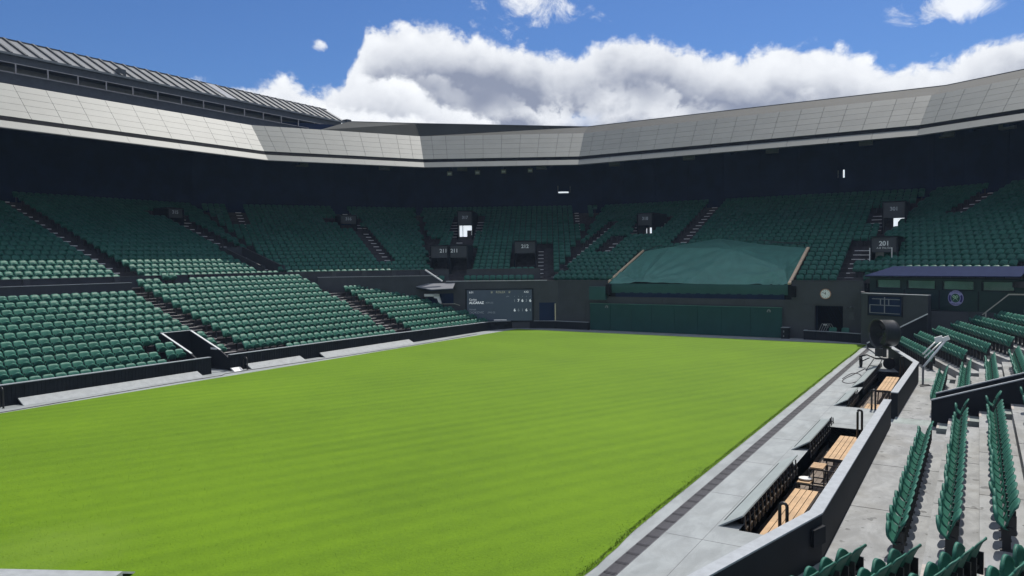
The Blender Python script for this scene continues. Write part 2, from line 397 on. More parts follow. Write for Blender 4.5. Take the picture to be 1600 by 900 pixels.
me.polygons.add(nt_); me.polygons.foreach_set('loop_start', np.arange(0, len(VV), 3, dtype=np.int32))
me.update(calc_edges=True); me.materials.append(M['grass_blade'])
me.polygons.foreach_set('use_smooth', np.ones(nt_, dtype=bool)); me.normals_split_custom_set_from_vertices(np.tile(np.array([[0, .12, 1.]], dtype=np.float32), (len(VV), 1)))
g = link('grass', me); g['kind'] = 'stuff'

DX0, DX1 = -5.56, -5.29                          # drain channel
PITS = [(-4.05, -2.52, 15.15, 25.9), (-4.05, -2.52, 29.6, 39.4)]
b = B()
D0 = -.5
b.box(-6.2, DX0, -6, 56, D0, 0)                  # strip beside the lawn
b.box(DX1, -4.05, -6, 56, D0, 0)
ys = [-6, PITS[0][2], PITS[0][3], PITS[1][2], PITS[1][3], 56]
for k in (0, 2, 4): b.box(-4.05, -2.2, ys[k], ys[k+1], D0, 0)
b.box(-34, -6.2, -6, GY0+.3, D0, 0); b.box(-34, -30.6, GY0+.3, 56, D0, 0); b.box(-30.6, -6.2, 50.5, 56, D0, 0)
struct('deck', b, 'deck')
b = B(); b.box(-140, 140, -90, 190, -1.4, -1.2); struct('ground', b, 'stand_step')
b = B(); b.box(-30.6, -6.2, GY0+.3, 50.5, -.4, 0.0); struct('soil', b, 'grate_pit')

b = B()
for y in np.arange(8.2, 50, 3.05):
    b.box(DX1+.02, -4.5 if any(p_[2] < y < p_[3] for p_ in PITS) else -2.45, y, y+.007, .0005, .0025)
b.box(-4.53, -4.523, -4, 52, .0005, .002)
struct('deck_joints', b, 'grate')
t = thing('drain', 'long slotted grey drain running beside the right edge of the lawn', 'drain', (-5.42, 30, 0))
b = B(); b.box(DX0, DX1, -6, 52, -.12, -.06); obj('channel', b, 'grate_pit', t)
gb = B(); gw = .5                                 # one grate cover: rim and bars
gb.box(DX0+.004, DX0+.02, 0, gw-.03, -.04, 0.002); gb.box(DX1-.02, DX1-.004, 0, gw-.03, -.04, 0.002)
gb.box(DX0+.02, DX1-.02, 0, .02, -.04, 0.001); gb.box(DX0+.02, DX1-.02, gw-.05, gw-.03, -.04, 0.001)
for k in range(9): y = .045 + k*(gw-.11)/9; gb.box(DX0+.02, DX1-.02, y, y+.026, -.035, 0.0)
gm = gb.mesh('grate', 'grate')
for k in range(92):
    o = link('grate', gm, t); o.matrix_parent_inverse = t.matrix_basis.inverted(); o.location = (0, 6 + k*gw, 0)

# ------------------------------------------------------------------ photographers' pits on the right
def pit(n, x0, x1, y0, y1, label):
    t = thing('photographers_pit', label, 'sunken pit', ((x0+x1)/2, y0, -.7), 'sunken pits beside the deck')
    b = B(); b.box(x0, x1, y0, y1, -.78, -.74); obj('base', b, 'under_dark', t)
    k = 0; x = x0+.01
    pl = B(); pl.box(0, .135, 0, y1-y0-.02, -.74, -.70); pm = pl.mesh('floor_board', 'deck_wood')
    while x < x1-.13:
        o = link('floor_board', pm, t); o.matrix_parent_inverse = t.matrix_basis.inverted(); o.location = (x, y0+.01, rng.uniform(-.003, .003)); x += .147
    b = B(); b.box(x0-.06, x1+.06, y1, y1+.06, -.78, -.004); b.box(x0-.06, x1+.06, y0-.06, y0, -.78, -.004)
    b.box(x0-.06, x0, y0, y1, -.78, -.004); obj('lining', b, 'dark_paint', t)
    return t
P1 = pit(0, *PITS[0], 'nearer sunken timber floored pit between sloping hoods and dark wall')
P2 = pit(1, *PITS[1], 'farther sunken timber floored pit in front of the big black fan')
# lattice brackets under the hoods are part of each hood
def hood(y0, y1, cut0, cut1, label):
    xa, xb, h = -4.48, -4.03, .24
    t = thing('hood', label, 'hood', (-4.25, y0, 0), 'sloping grey hoods along the pits')
    b = B(); up_ = Vector((.02, 0, .035))
    b.prism([(xa, y0, .004), (xb, y0+cut0, h), (xb, y1-cut1, h), (xa, y1, .004)], (.012, 0, -.03)); obj('hood_panel', b, 'hood_top', t)
    b = B(); b.box(xa+.03, xb-.03, y0+.35, y1-.3, .002, .03); b.quad((xb-.05, y0+.3, h-.06), (xb-.05, y1-.3, h-.06), (xb-.05, y1-.3, .01), (xb-.05, y0+.3, .01)); obj('backing', b, 'under_dark', t)
    leg = B()
    leg.bar((0, 0, -.22), (-.02, .03, .19), .03); leg.bar((.0, .15, -.20), (-.02, .05, .10), .025); leg.bar((0, .0, -.06), (0, .20, -.06), .025); leg.bar((0, .20, -.06), (0, .06, -.24), .02)
    lm = leg.mesh('bracket', 'bracket'); y = y0+.25
    while y < y1-.3:
        o = link('bracket', lm, t); o.matrix_parent_inverse = t.matrix_basis.inverted(); o.location = (xb+.04, y, 0); y += .36
hood(15.19, 20.84, .18, 0, 'long sloping grey hood nearest the camera beside the nearer pit')
hood(22.23, 27.0, .3, 1.1, 'sloping grey hood covering the far half of the nearer pit')
hood(29.6, 32.7, .15, 0, 'short sloping grey hood at the near end of the farther pit')
hood(33.95, 41.4, .5, 2.0, 'sloping grey hood ending just before the big black fan')

def bench(x0, x1, y0, y1, z, label, nb=4, legs=True, group='timber slatted benches in the pits'):
    t = thing('bench', label, 'bench', ((x0+x1)/2, y0, -.7), group)
    w = (x1-x0)/nb
    sb = B(); sb.box(0, w-.015, 0, y1-y0, z-.035, z); sm = sb.mesh('slat', 'bench_wood')
    for k in range(nb):
        o = link('slat', sm, t); o.matrix_parent_inverse = t.matrix_basis.inverted(); o.location = (x0+k*w, y0, rng.uniform(0, .004))
    b = B(); b.box(x0-.01, x1, y0-.02, y0, z-.09, z-.004); b.box(x0-.01, x1, y1, y1+.02, z-.09, z-.004)
    b.box(x0-.012, x0, y0, y1, z-.10, z-.036); b.box(x1-.012, x1+.002, y0, y1, z-.10, z-.036); obj('frame', b, 'black_metal', t)
    if legs:
        for yy_ in (y0+.08, (y0+y1)/2, y1-.08):
            for xx in (x0+.03, x1-.05):
                b = B(); b.bar((xx, yy_, -.70), (xx+.04*(1 if xx < (x0+x1)/2 else -1), yy_, z-.09), .04); obj('leg', b, 'black_metal', t)
    return t
bench(-3.84, -3.28, 15.35, 19.6, -.30, 'long low timber bench with four slats at the near end of the pit')
bench(-3.60, -3.06, 22.2, 25.2, -.10, 'raised timber slatted bench against the dark pit end wall')
bench(-3.55, -3.0, 34.5, 38.5, -.10, 'timber slatted bench just in front of the fan wheels')
bench(-3.70, -3.2, 31.5, 32.8, -.40, 'low timber slatted bench in the farther pit beside a black post')
# stepped seat with a round white table
t = thing('stepped_seat', 'two level black framed stepped seat with timber slats in the nearer pit', 'seat', (-3.6, 21.2, -.7))
sb = B(); sb.box(0, .33, 0, .125, -.035, 0); sm = sb.mesh('slat', 'bench_wood')
for k in range(4):
    o = link('slat', sm, t); o.matrix_parent_inverse = t.matrix_basis.inverted(); o.location = (-3.77, 21.16+k*.145, -.13)
for k in range(3):
    o = link('slat', sm, t); o.matrix_parent_inverse = t.matrix_basis.inverted(); o.location = (-4.02, 20.72+k*.145, -.45)
b = B()
for xx in (-3.78, -3.42):
    for y_ in (21.15, 21.72): b.bar((xx, y_, -.70), (xx, y_, -.165), .03)
for y_ in (21.15, 21.72): b.bar((-3.8, y_, -.185), (-3.05, y_, -.185), .03); b.bar((-3.78, y_, -.55), (-3.05, y_, -.55), .03)
b.bar((-3.79, 21.15, -.185), (-3.79, 21.72, -.185), .03)
for xx in (-4.02, -3.70): b.bar((xx, 20.70, -.70), (xx, 20.70, -.49), .03); b.bar((xx, 21.12, -.70), (xx, 21.12, -.49), .03)
b.bar((-4.04, 20.70, -.49), (-3.0, 20.70, -.49), .035); obj('frame', b, 'black_metal', t)
b = B(); b.lathe([(0, .16), (.02, .17), (.035, .16)], (-3.86, 21.02, -.43), (0, 0, 1), 20)
tag(obj('tray', b, 'white_paint'), 'round white tray lying on the lower step of the pit seat', 'tray')

def hoop(x, y, z1, label, w=.16, z0=0.0):
    t = thing('grab_rail', label, 'grab rail', (x, y, z0), 'black hoop grab rails at the pit steps')
    b = B(); pts = [(x-w/2, y, z0)] + [(x - w/2*math.cos(a), y, z1-w/2 + w/2*math.sin(a)) for a in np.linspace(0, math.pi, 8)] + [(x+w/2, y, z0)]
    b.tube(pts, .034, 8); obj('hoop', b, 'black_metal', t, True)
    for sx_ in (-1, 1):
        b = B(); b.lathe([(0, .05), (.012, .05)], (x+sx_*w/2, y, z0+.001), (0, 0, 1), 10); obj('foot_plate', b, 'black_metal', t)
hoop(-3.28, 15.6, .55, 'black hoop grab rail nearest the camera above the long low bench', .14, -.05)
hoop(-2.98, 24.6, .86, 'black hoop grab rail beside the raised bench in the nearer pit', .12)
hoop(-3.12, 29.4, .72, 'black hoop grab rail on the deck strip between the two pits', .12)
hoop(-2.9, 38.2, .88, 'black hoop grab rail beside the wheels of the big fan', .12)

# ------------------------------------------------------------------ dark perimeter walls
def wall(name, label, pts, z0, thick, side=1, cap='wall_cap', rib=None, mat_='dark_paint', capw=.02):
    """upright wall along a polyline of (x, y, top z); thickness to the left (side=1) of the direction of travel"""
    t = thing(name, label, 'wall', (pts[0][0], pts[0][1], z0))
    b = B(); cb = B(); rb = B()
    n = len(pts); nr = []
    for i in range(n):
        d1 = Vector((pts[i][0]-pts[i-1][0], pts[i][1]-pts[i-1][1])).normalized() if i else None
        d2 = Vector((pts[i+1][0]-pts[i][0], pts[i+1][1]-pts[i][1])).normalized() if i < n-1 else None
        d1 = d1 or d2; d2 = d2 or d1
        h = (d1+d2).normalized(); nn = Vector((-h.y, h.x)); nr.append(nn/max(.3, nn.dot(Vector((-d1.y, d1.x))))*side)
    for i in range(n-1):
        a, c = pts[i], pts[i+1]; na, nc = nr[i]*thick, nr[i+1]*thick
        def seg(bb, za, zc, ta, tc, ga, gc):
            q = [(a[0]-nr[i].x*ga, a[1]-nr[i].y*ga), (c[0]-nr[i+1].x*ga, c[1]-nr[i+1].y*ga), (c[0]+nc.x+nr[i+1].x*ga, c[1]+nc.y+nr[i+1].y*ga), (a[0]+na.x+nr[i].x*ga, a[1]+na.y+nr[i].y*ga)]
            v = [(q[0][0], q[0][1], za), (q[1][0], q[1][1], zc), (q[2][0], q[2][1], zc), (q[3][0], q[3][1], za), (q[0][0], q[0][1], ta), (q[1][0], q[1][1], tc), (q[2][0], q[2][1], tc), (q[3][0], q[3][1], ta)]
            f = [(0,3,2,1),(4,5,6,7),(0,1,5,4),(1,2,6,5),(2,3,7,6),(3,0,4,7)]
            if side < 0: f = [k[::-1] for k in f]
            bb.add(v, f)
        seg(b, z0, z0, a[2]-.03, c[2]-.03, 0, 0)
        seg(cb, a[2]-.03, c[2]-.03, a[2], c[2], capw, capw)
        if rib:
            d = Vector((c[0]-a[0], c[1]-a[1], 0)); L = d.length; d.normalize(); nn = Vector((-nr[i].x, -nr[i].y, 0)); k = int(L/rib)
            for j in range(k):
                f_ = (j+.5)/k; p = Vector((a[0], a[1], 0)).lerp(Vector((c[0], c[1], 0)), f_); zt = a[2]+(c[2]-a[2])*f_-.05
                rb.obox(p - d*.02 + Vector((0, 0, z0)), d*.04, nn*.014, (0, 0, zt-z0))
    obj('wall_panel', b, mat_, t); obj('wall_top', cb, cap, t)
    if rib: obj('rib', rb, mat_, t, kind='stuff')
    return t
wall('perimeter_wall', 'low dark ribbed wall in front of the left stand before the tunnel gap', [(-32.2, -4, .86), (-32.2, 23.92, .84)], -.02, .18, 1, rib=.16)
wall('perimeter_wall', 'long low dark ribbed wall in front of the left stand beyond the tunnel gap',
     [(-32.2, 25.05, .83), (-32.2, 32, .82), (-32.2, 42, .73), (-32.2, 49.0, .66), (-31.35, 51.2, .60), (-28.4, 52.4, .60), (-25.35, 52.25, .60)], -.02, .18, 1, rib=.16)
wall('perimeter_wall', 'low dark ribbed wall curving in front of the doorway under the clock', [(-9.75, 52.72, .6), (-9.72, 52.2, .6), (-8.3, 52.05, .6), (-5.86, 51.25, .6), (-3.9, 48.6, .6)], -.02, .16, 1, rib=.16)
wall('pit_wall', 'dark wall with pale top nearest the camera bending beside the nearer pit', [(-2.32, 26.65, .9), (-2.32, 14.17, .94), (-3.25, 10.5, .95), (-4.6, 5.2, .95)], -.70, .2, -1, capw=.012)
wall('pit_wall', 'dark wall with pale top beside the farther pit, bending left past the fan', [(-2.25, 28.1, .9), (-2.12, 36.3, .92), (-3.62, 42.2, .9), (-3.9, 48.55, .62)], -.70, .2, 1, capw=.012)
b = B(); b.prism([(-2.46, 13.75, .45), (-2.33, 14.12, .45), (-2.24, 14.06, .45), (-2.37, 13.70, .45)], (0, 0, .30))
o = obj('wall_box', b, 'dark_paint'); tag(o, 'small dark box with pale edge fixed inside the bend of the near wall', 'box')

# sloping covers in front of the left wall
def cover(y0, y1, label):
    t = thing('pit_cover', label, 'pit cover', (-31.9, y0, 0), 'sloping concrete pit covers along the left wall')
    b = B(); b.prism([(-31.68, y0, .003), (-32.17, y0+.03, .25), (-32.17, y1-.03, .25), (-31.68, y1, .003)], (-.02, 0, -.05)); obj('slab', b, 'slab_cover', t)
    b = B(); b.prism([(-31.72, y0+.02, .0), (-32.17, y0+.05, .0), (-32.17, y0+.05, .2)], (0, y1-y0-.08, 0)); obj('base', b, 'under_dark', t)
cover(15.02, 23.13, 'longest sloping concrete cover at the foot of the left wall, ending before the gap')
cover(25.95, 29.65, 'short sloping concrete cover at the foot of the left wall after the gap')
cover(31.08, 39.15, 'far sloping concrete cover at the foot of the left wall')
b = B(); sd_ = Vector((.889, .458, 0)); sn_ = Vector((-.458, .889, 0)); e1 = Vector((-12.42, 7.36, .24)); e0 = e1 - sd_*9
b.prism([e0, e1, e1 + sn_*.46 - sd_*.05 - Vector((0, 0, .20)), e0 + sn_*.46 - Vector((0, 0, .20))], (0, 0, -.04)); b.prism([e0, e1, e1 - sn_*1.6, e0 - sn_*1.6], (0, 0, -.23))
tag(obj('pit_cover', b, 'slab_cover'), 'grey slab cover at the near edge of the lawn by the bottom corner', 'pit cover')
hoop(-31.95, 14.35, .80, 'thin black hoop rail against the left wall before the longest cover', .3)
hoop(-31.95, 25.75, .62, 'black hoop rail beside the white lamp box at the tunnel gap', .3)
b = B(); b.prism([(-31.78, 24.95, 0.003), (-31.78, 25.5, 0.003), (-32.02, 25.5, .16), (-32.02, 24.95, .16)], (-.1, 0, 0))
tag(obj('lamp_box', b, 'pale_cap'), 'small white box lying on the deck at the tunnel gap', 'box')
b = B(); b.tube([(-31.0 + .28*math.sin(y*.21) - .3*(y > 24), y, .012) for y in np.linspace(8, 46, 90)], .018, 6)
tag(obj('cable', b, 'cable', None, True), 'dark cable lying along the deck beside the left edge of the lawn', 'cable')

# ================================================================== SEATS
def seat_shell(nu, nv):
    """backrest and tipped-up pan; seat faces +x, y across, origin on the tread under the hinge"""
    def strip(f, thick, flip):
        v = []; fc = []
        A = [[f(i/nu*2-1, j/nv) for i in range(nu+1)] for j in range(nv+1)]
        n = (nu+1)*(nv+1)
        for r in A:
            for p in r: v.append(p)
        for r in A:
            for p in r: v.append((p[0]-thick, p[1]*.985, p[2]-.004))
        for j in range(nv):
            for i in range(nu):
                a = j*(nu+1)+i; fc.append((a, a+1, a+nu+2, a+nu+1)); fc.append((a+n, a+n+nu+1, a+n+nu+2, a+n+1))
        ring = [i for i in range(nu+1)] + [j*(nu+1)+nu for j in range(1, nv+1)] + [nv*(nu+1)+i for i in range(nu-1, -1, -1)] + [j*(nu+1) for j in range(nv-1, 0, -1)]
        for k in range(len(ring)):
            a, c_ = ring[k], ring[(k+1) % len(ring)]; fc.append((a, a+n, c_+n, c_))
        return v, fc
    def back(u, v):
        w = .238*(1 - .13*(1-v)**2); rnd = .05*max(0, abs(u)-.62)**2/.144
        z = .40 + v*.44 - rnd*v**3 + .012*(1-u*u)*v; x = .035 - .085*v - .065*v**2.2 + .050*u*u*(1-.35*v) - .012*math.sin(v*math.pi)
        if v > .96: x -= .014
        return (x, u*w, z)
    def pan(u, v):
        w = .215*(1 - .10*v**2); rnd = .11*u*u
        z = .40 + v*.315 - rnd*v; x = .075 + .315*v - .165*v*v + .02*math.sin(v*math.pi)
        return (x - .03*u*u, u*w, z)
    return strip(back, .022, 0), strip(pan, .045, 0)
HI, LO = seat_shell(8, 6), seat_shell(4, 3)
def seat_parts():
    (bv, bf), (pv, pf) = HI
    me1 = B().add(bv, bf).mesh('backrest', 'seat_green', True); me2 = B().add(pv, pf).mesh('seat_pan', 'seat_green', True)
    k = B(); k.box(-.03, .09, -.03, .03, 0, .40); k.box(-.10, .02, -.16, -.135, .30, .62); k.box(-.10, .02, .135, .16, .30, .62); k.box(-.05, .08, -.19, .19, .385, .43); k.box(-.06, .12, -.06, .06, 0, .015)
    return me1, me2, k.mesh('bracket', 'bracket')
SEAT_M = seat_parts()
(bv, bf), (pv, pf) = LO
lo_v = np.array(bv + pv + [(-.03, -.03, 0), (.09, -.03, 0), (.09, .03, 0), (-.03, .03, 0), (-.03, -.03, .4), (.09, -.03, .4), (.09, .03, .4), (-.03, .03, .4)])
k0 = len(bv); k1 = len(bv)+len(pv)
lo_f = [tuple(f) for f in bf] + [tuple(i+k0 for i in f) for f in pf] + [tuple(i+k1 for i in f) for f in ((0,1,5,4),(1,2,6,5),(2,3,7,6),(3,0,4,7))]
lo_m = np.array([0]*(len(bf)+len(pf)) + [1]*4)
SEATS = []                                        # (x, y, z, facing angle, block, row, number, block text)
def put(x, y, z, ang, blk, row, num): SEATS.append((x, y, z, ang + rng.normal(0, .012), blk, row, num))

PITCH_S = .515
# --- left lower stand: three blocks, rows go back towards -x
LT = lambda i: .08 + .303*i                       # tread height
LX = lambda i: -32.85 - .8*i                      # seat origin
B3_END = [49.9, 49.6, 49.3, 48.8, 48.2, 47.7, 47.2, 46.6, 45.8, 44.6]
def lrow(i, y0, y1, blk, skip=None, fromtop=False):
    n = int((y1-y0)/PITCH_S + 1e-6)
    for k in range(n):
        y = (y1 - (k+.5)*PITCH_S) if fromtop else (y0 + (k+.5)*PITCH_S)
        if skip and skip(y): continue
        put(LX(i), y, LT(i), 0, blk, i, k)
for i in range(11):
    if i <= 3:
        lrow(i, 4, {0: 22.0, 1: 22.1, 2: 21.8, 3: 23.2}[i], 'L1', fromtop=True)
        if i in (1, 2): lrow(i, 22.45, 23.5, 'L1v')
        if i in (1, 2, 3): lrow(i, 25.36, 25.88, 'L1s')
    else: lrow(i, 4, 25.5, 'L1', fromtop=True)
for i in range(13):
    y0 = 27.05 - .05*i; y1 = 38.6 + .09*i
    if i == 0: y0 = 29.3
    if i == 12: lrow(i, 26.6, 28.3, 'L2'); lrow(i, 30.1, 39.6, 'L2b'); continue
    lrow(i, y0, y1, 'L2')
lrow(13, 28.7, 29.75, 'L2c')
for i in range(10):
    lrow(i, 40.25 + .12*i, B3_END[i], 'L3')

# --- upper tier: facets of a twelve-sided bowl
UV = [(-44.9, -8.), (-44.9, 39.5), (-38.3, 50.1), (-29.0, 55.2), (-7.5, 55.2), (1.8, 50.1), (12., 32.4)]
def off(d, V=UV):
    out = []
    n = len(V)
    for i in range(n):
        d1 = (Vector(V[i])-Vector(V[i-1])).normalized() if i else None
        d2 = (Vector(V[i+1])-Vector(V[i])).normalized() if i < n-1 else None
        d1 = d1 or d2; d2 = d2 or d1
        h = (d1+d2).normalized(); nn = Vector((-h.y, h.x)); kf = 1/max(.3, nn.dot(Vector((-d1.y, d1.x))))
        p = Vector(V[i]) + nn*d*kf; out.append((p.x, p.y))
    return out
UZ = lambda i: 3.98 + .305*i
NR = 21
FT = []                                           # facet frames: origin, along, outward
for k in range(6):
    a, c_ = Vector(UV[k]), Vector(UV[k+1]); tt = (c_-a).normalized(); FT.append((a, tt, Vector((-tt.y, tt.x)), (c_-a).length))
# aisles: facet, centre, width, first row, last row     (al measured along the facet from its first vertex)
AISLES = [(0, 40.7-.0, 1.15, 0, 21), (0, 20.0, 1.15, 0, 21), (0, 52.4, 1.3, 3, 15), (0, 30.3, 1.0, 16, 21),
          (1, -1.3, 1.2, 14, 21), (1, 9.2, 1.15, 3, 13), (1, 8.7, 1.1, 17, 21), (2, -.9, .5, 0, 9), (2, 1.5, 1.3, 7, 10), (2, 9.0, 1.1, -3, 7),
          (2, 12.5, 1.0, 14, 20), (3, 1.95, 1.1, 5, 9), (3, 8.2, 1.2, 7, 20), (3, 22.0, 1.3, -3, 6), (3, 25.1, 1.1, 1, 6), (3, 23.9, 1.2, 7, 9), (4, .2, 1.2, 2, 6), (4, 1.2, 1.1, 13, 20), (3, -.6, .6, -3, 14)]
AISLES[0] = (0, 32.6+3.0, 1.15, 0, 21)
def f0(al): return al + 3.0                        # facet 0 starts at y=-8; measured positions were from y=-5
AISLES[2] = (0, f0(44.4), 1.3, 3, 15)
# vomitories: facet, a0, a1, first row, last row, sign, lit?
VOMS = [(0, f0(43.3), f0(45.3), 1, 6, None, False), (0, f0(43.4), f0(44.9), 14, 17, '315', False), (1, 7.4, 9.0, 13, 16, '316', False),
        (2, .85, 2.3, 10, 17, '317', True), (2, -.45, 1.08, 0, 6, '211', False), (2, 1.16, 2.7, 0, 6, '211', False), (2, 6.5, 8.35, 1, 7, '212', False),
        (3, 2.9, 4.4, 10, 15, '318', True), (3, 22.85, 24.5, 0, 6, '201', False), (3, 22.8, 24.4, 9, 15, '301', True)]
def blocked(k, al, i):
    for (f, cc, w, r0, r1) in AISLES:
        if f == k and r0 <= i <= r1 and abs(al-cc) < w/2+.2: return True
    for (f, a0, a1, r0, r1, *_r) in VOMS:
        if f == k and r0 <= i <= r1:
            lo, hi = a0-.25, a1+.25
            if r0 >= 9 or f == 3: lo, hi = (a0-1.0, a1+1.0) if i > r0+1 else (lo, hi)
            if lo < al < hi: return True
    return False
def urow(i, k, lo, hi):
    a, tt, nn, L = FT[k]; d = .8*i - .10
    n0 = math.ceil((lo+.32)/PITCH_S - .5); n1 = math.floor((hi-.32)/PITCH_S - .5)
    ang = math.atan2(-nn.y, -nn.x)
    for q in range(n0, n1+1):
        al = (q+.5)*PITCH_S
        if blocked(k, al, i): continue
        p = a + tt*al + nn*d
        if k == 3 and i < 6 and TARP(p.x, p.y): continue
        put(p.x, p.y, UZ(i), ang, 'U%d' % k, i, q)
def TARP(x, y): return -23.9 < x < -10.4 and y < 58.8
for i in range(NR):
    pv_ = off(.8*i - .10)
    for k in range(6):
        a, tt, nn, L = FT[k]
        lo = (Vector(pv_[k])-a).dot(tt); hi = (Vector(pv_[k+1])-a).dot(tt)
        urow(i, k, lo, hi)
for i in (-1, -2):
    urow(i, 3, -.2, 25.2)
    urow(i, 2, 9.3, 10.4+.2*i)
AISLES.append((2, 1.95, 1.3, -3, -1)); urow(-2, 2, -1.6, 8.5)

# --- right stand
RX = lambda i: -1.14 + .8*i; RZ = lambda i: .09 + .303*i
def rrow(i, ys_, blk):
    for n, y in enumerate(ys_): put(RX(i), y, RZ(i), math.pi, blk, i, n)
def rng_y(y0, y1): return [y0 + (k+.5)*PITCH_S for k in range(int((y1-y0)/PITCH_S + 1e-6))]
rrow(0, rng_y(14.4, 23.9), 'R1')
for i in (1, 2, 3, 4, 5): rrow(i, rng_y(14.2, 24.6) + [25.75], 'R1')
for i in (0, 1, 2, 3, 4, 5): rrow(i, rng_y(28.75, 36.0 + .12*i), 'R2')
A15 = R(15); T15 = Vector((-math.sin(A15), math.cos(A15))); N15 = Vector((math.cos(A15), math.sin(A15)))
CZ = lambda k: .08 + .303*k
for k in range(8):
    al = (39.2 if k == 0 else 37.7 + .05*k); n = 0
    while al < 46.9 - (0 if k < 5 else 1.2*(k-4)):
        p = T15*(al+.26) + N15*(8.6 + .92*k + .10); put(p.x, p.y, CZ(k), math.pi + A15, 'R3', k, n); al += PITCH_S; n += 1
A17 = R(17); T17 = Vector((math.sin(A17), math.cos(A17))); N17 = Vector((math.cos(A17), -math.sin(A17)))
NEAR_END = [Vector((-1.67, 13.12)), Vector((-.88, 12.66)), Vector((-.06, 12.50)), Vector((.78, 12.40)), Vector((1.6, 12.3))]
for k in range(5):
    for n in range(9):
        p = NEAR_END[k] - T17*(n*PITCH_S+.24) + N17*.10; put(p.x, p.y, RZ(k), math.pi - A17, 'R4', k, n)

BLK_TXT = {'R1': ('from the near end', 'row behind the pit wall'), 'R2': ('from the tunnel wall', 'row beyond the tunnel'),
           'R3': ('from the near end', 'row of the far angled block'), 'R4': ('from the aisle', 'row of the nearest angled block'),
           'L1': ('from the tunnel', 'row, left lower stand'), 'L1v': ('from the near end', 'row beside the left tunnel'),
           'L1s': ('from the aisle', 'row beyond the left tunnel wall'), 'L2': ('from the stairs', 'row of the middle left lower block')}
# choose the ones that show largest as things of their own
cand = []
for q, s_ in enumerate(SEATS):
    px, py, z = project((s_[0], s_[1], s_[2]+.7))
    if z > 0 and -8 < px < 1608 and -8 < py < 915 and s_[4] in BLK_TXT: cand.append((z, q))
cand.sort(); own = set(q for _z, q in cand[:290])
ROWW = ['front'] + ORD[1:]
cnt = {}
for q in sorted(own, key=lambda q: (SEATS[q][4], SEATS[q][5], SEATS[q][6])):
    x, y, z, ang, blk, row, num = SEATS[q]
    fr, rw = BLK_TXT[blk]; n = cnt[(blk, row)] = cnt.get((blk, row), 0) + 1
    lab = 'green folding seat, %s %s, %s %s' % (ORD[num], fr, ROWW[row], rw)
    t = thing('folding_seat', lab, 'seat', (x, y, z), 'green folding seats of the stands'); t.rotation_euler = (0, 0, ang)
    for nm, me in zip(('backrest', 'seat_pan', 'bracket'), SEAT_M):
        o = link(nm, me, t)
        if nm == 'seat_pan':                      # each pan rests at its own angle
            a_ = float(rng.normal(0, .05)); o.location = (.075*(1-math.cos(a_)) - .40*math.sin(a_), 0, .40*(1-math.cos(a_)) + .075*math.sin(a_)); o.rotation_euler = (0, a_, 0)
# all the others as one mass
rest = [s_ for q, s_ in enumerate(SEATS) if q not in own]
nv_ = len(lo_v); ns = len(rest); A = np.array([s_[:4] for s_ in rest])
ca, sa = np.cos(A[:, 3]), np.sin(A[:, 3])
VX = A[:, None, 0] + ca[:, None]*lo_v[None, :, 0] - sa[:, None]*lo_v[None, :, 1]
VY = A[:, None, 1] + sa[:, None]*lo_v[None, :, 0] + ca[:, None]*lo_v[None, :, 1]
VZ = A[:, None, 2] + np.broadcast_to(lo_v[None, :, 2], VX.shape)
co = np.stack([VX, VY, VZ], -1).reshape(-1, 3).astype(np.float32)
F4 = np.array(lo_f, dtype=np.int32); nf = len(F4)
li = (F4[None] + (np.arange(ns)*nv_)[:, None, None]).reshape(-1).astype(np.int32)
me = bpy.data.meshes.new('green_seats'); me.vertices.add(len(co)); me.vertices.foreach_set('co', co.ravel())
me.loops.add(len(li)); me.loops.foreach_set('vertex_index', li); me.polygons.add(ns*nf)
me.polygons.foreach_set('loop_start', np.arange(0, len(li), 4, dtype=np.int32))
me.polygons.foreach_set('material_index', np.tile(lo_m, ns).astype(np.int32))
me.polygons.foreach_set('use_smooth', np.ones(ns*nf, dtype=bool))
me.update(calc_edges=True); me.materials.append(M['seat_green']); me.materials.append(M['bracket'])
o = link('green_seats', me); o['kind'] = 'stuff'; tag(o, 'rows of green folding seats filling the stands beyond the nearest ones', 'seats')

# ================================================================== STANDS
# --- left lower stand
t = thing('left_stand', 'sunlit lower stand of green seat rows along the left side of the lawn', 'stand', (-36, 20, 0))
b = B()
for i in range(14):
    x1 = LX(i)+.38 if i else -32.39; x0 = LX(i)-.42
    if i <= 10: y1 = B3_END[i]+.35 if i < 10 else 44.4
    else: y1 = 41.0
    y0 = -6 if i <= 10 else 26.1
    zt = LT(i)
    if i <= 3:                                    # the tunnel cuts the first rows
        b.box(x0, x1, y0, 23.5, -.6, zt); b.box(x0, x1, 25.3, y1, -.6, zt)
    else: b.box(x0, x1, y0, y1, -.6, zt)
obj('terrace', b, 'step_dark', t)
sb = B(); sb.box(-.30, .0, 0, .95, 0, .15); half = sb.mesh('stair_step', 'step_dark')
nb_ = B(); nb_.box(-.05, .012, .02, .93, .151, .156); nos = nb_.mesh('nosing', 'nosing')
nb2 = B(); nb2.box(-.05, .012, .02, .93, -.004, .004); nos2 = nb2.mesh('nosing', 'nosing')
for i in range(12):
    for (ya) in ((25.92 + .02*i if i > 3 else 25.98), 39.1 + .11*i):
        if ya > 30 and i > 9: continue
        for me_, nm, dx in ((half, 'stair_step', .0), (nos, 'nosing', 0.), (nos2, 'nosing', -.3)):
            o = link(nm, me_, t); o.matrix_parent_inverse = t.matrix_basis.inverted(); o.location = (LX(i)-.42+.30+ (0 if dx == 0 else 0), ya, LT(i) + (0 if me_ is not nos2 else .303))
            if me_ is nos2: o.location.x = LX(i)-.42-.02
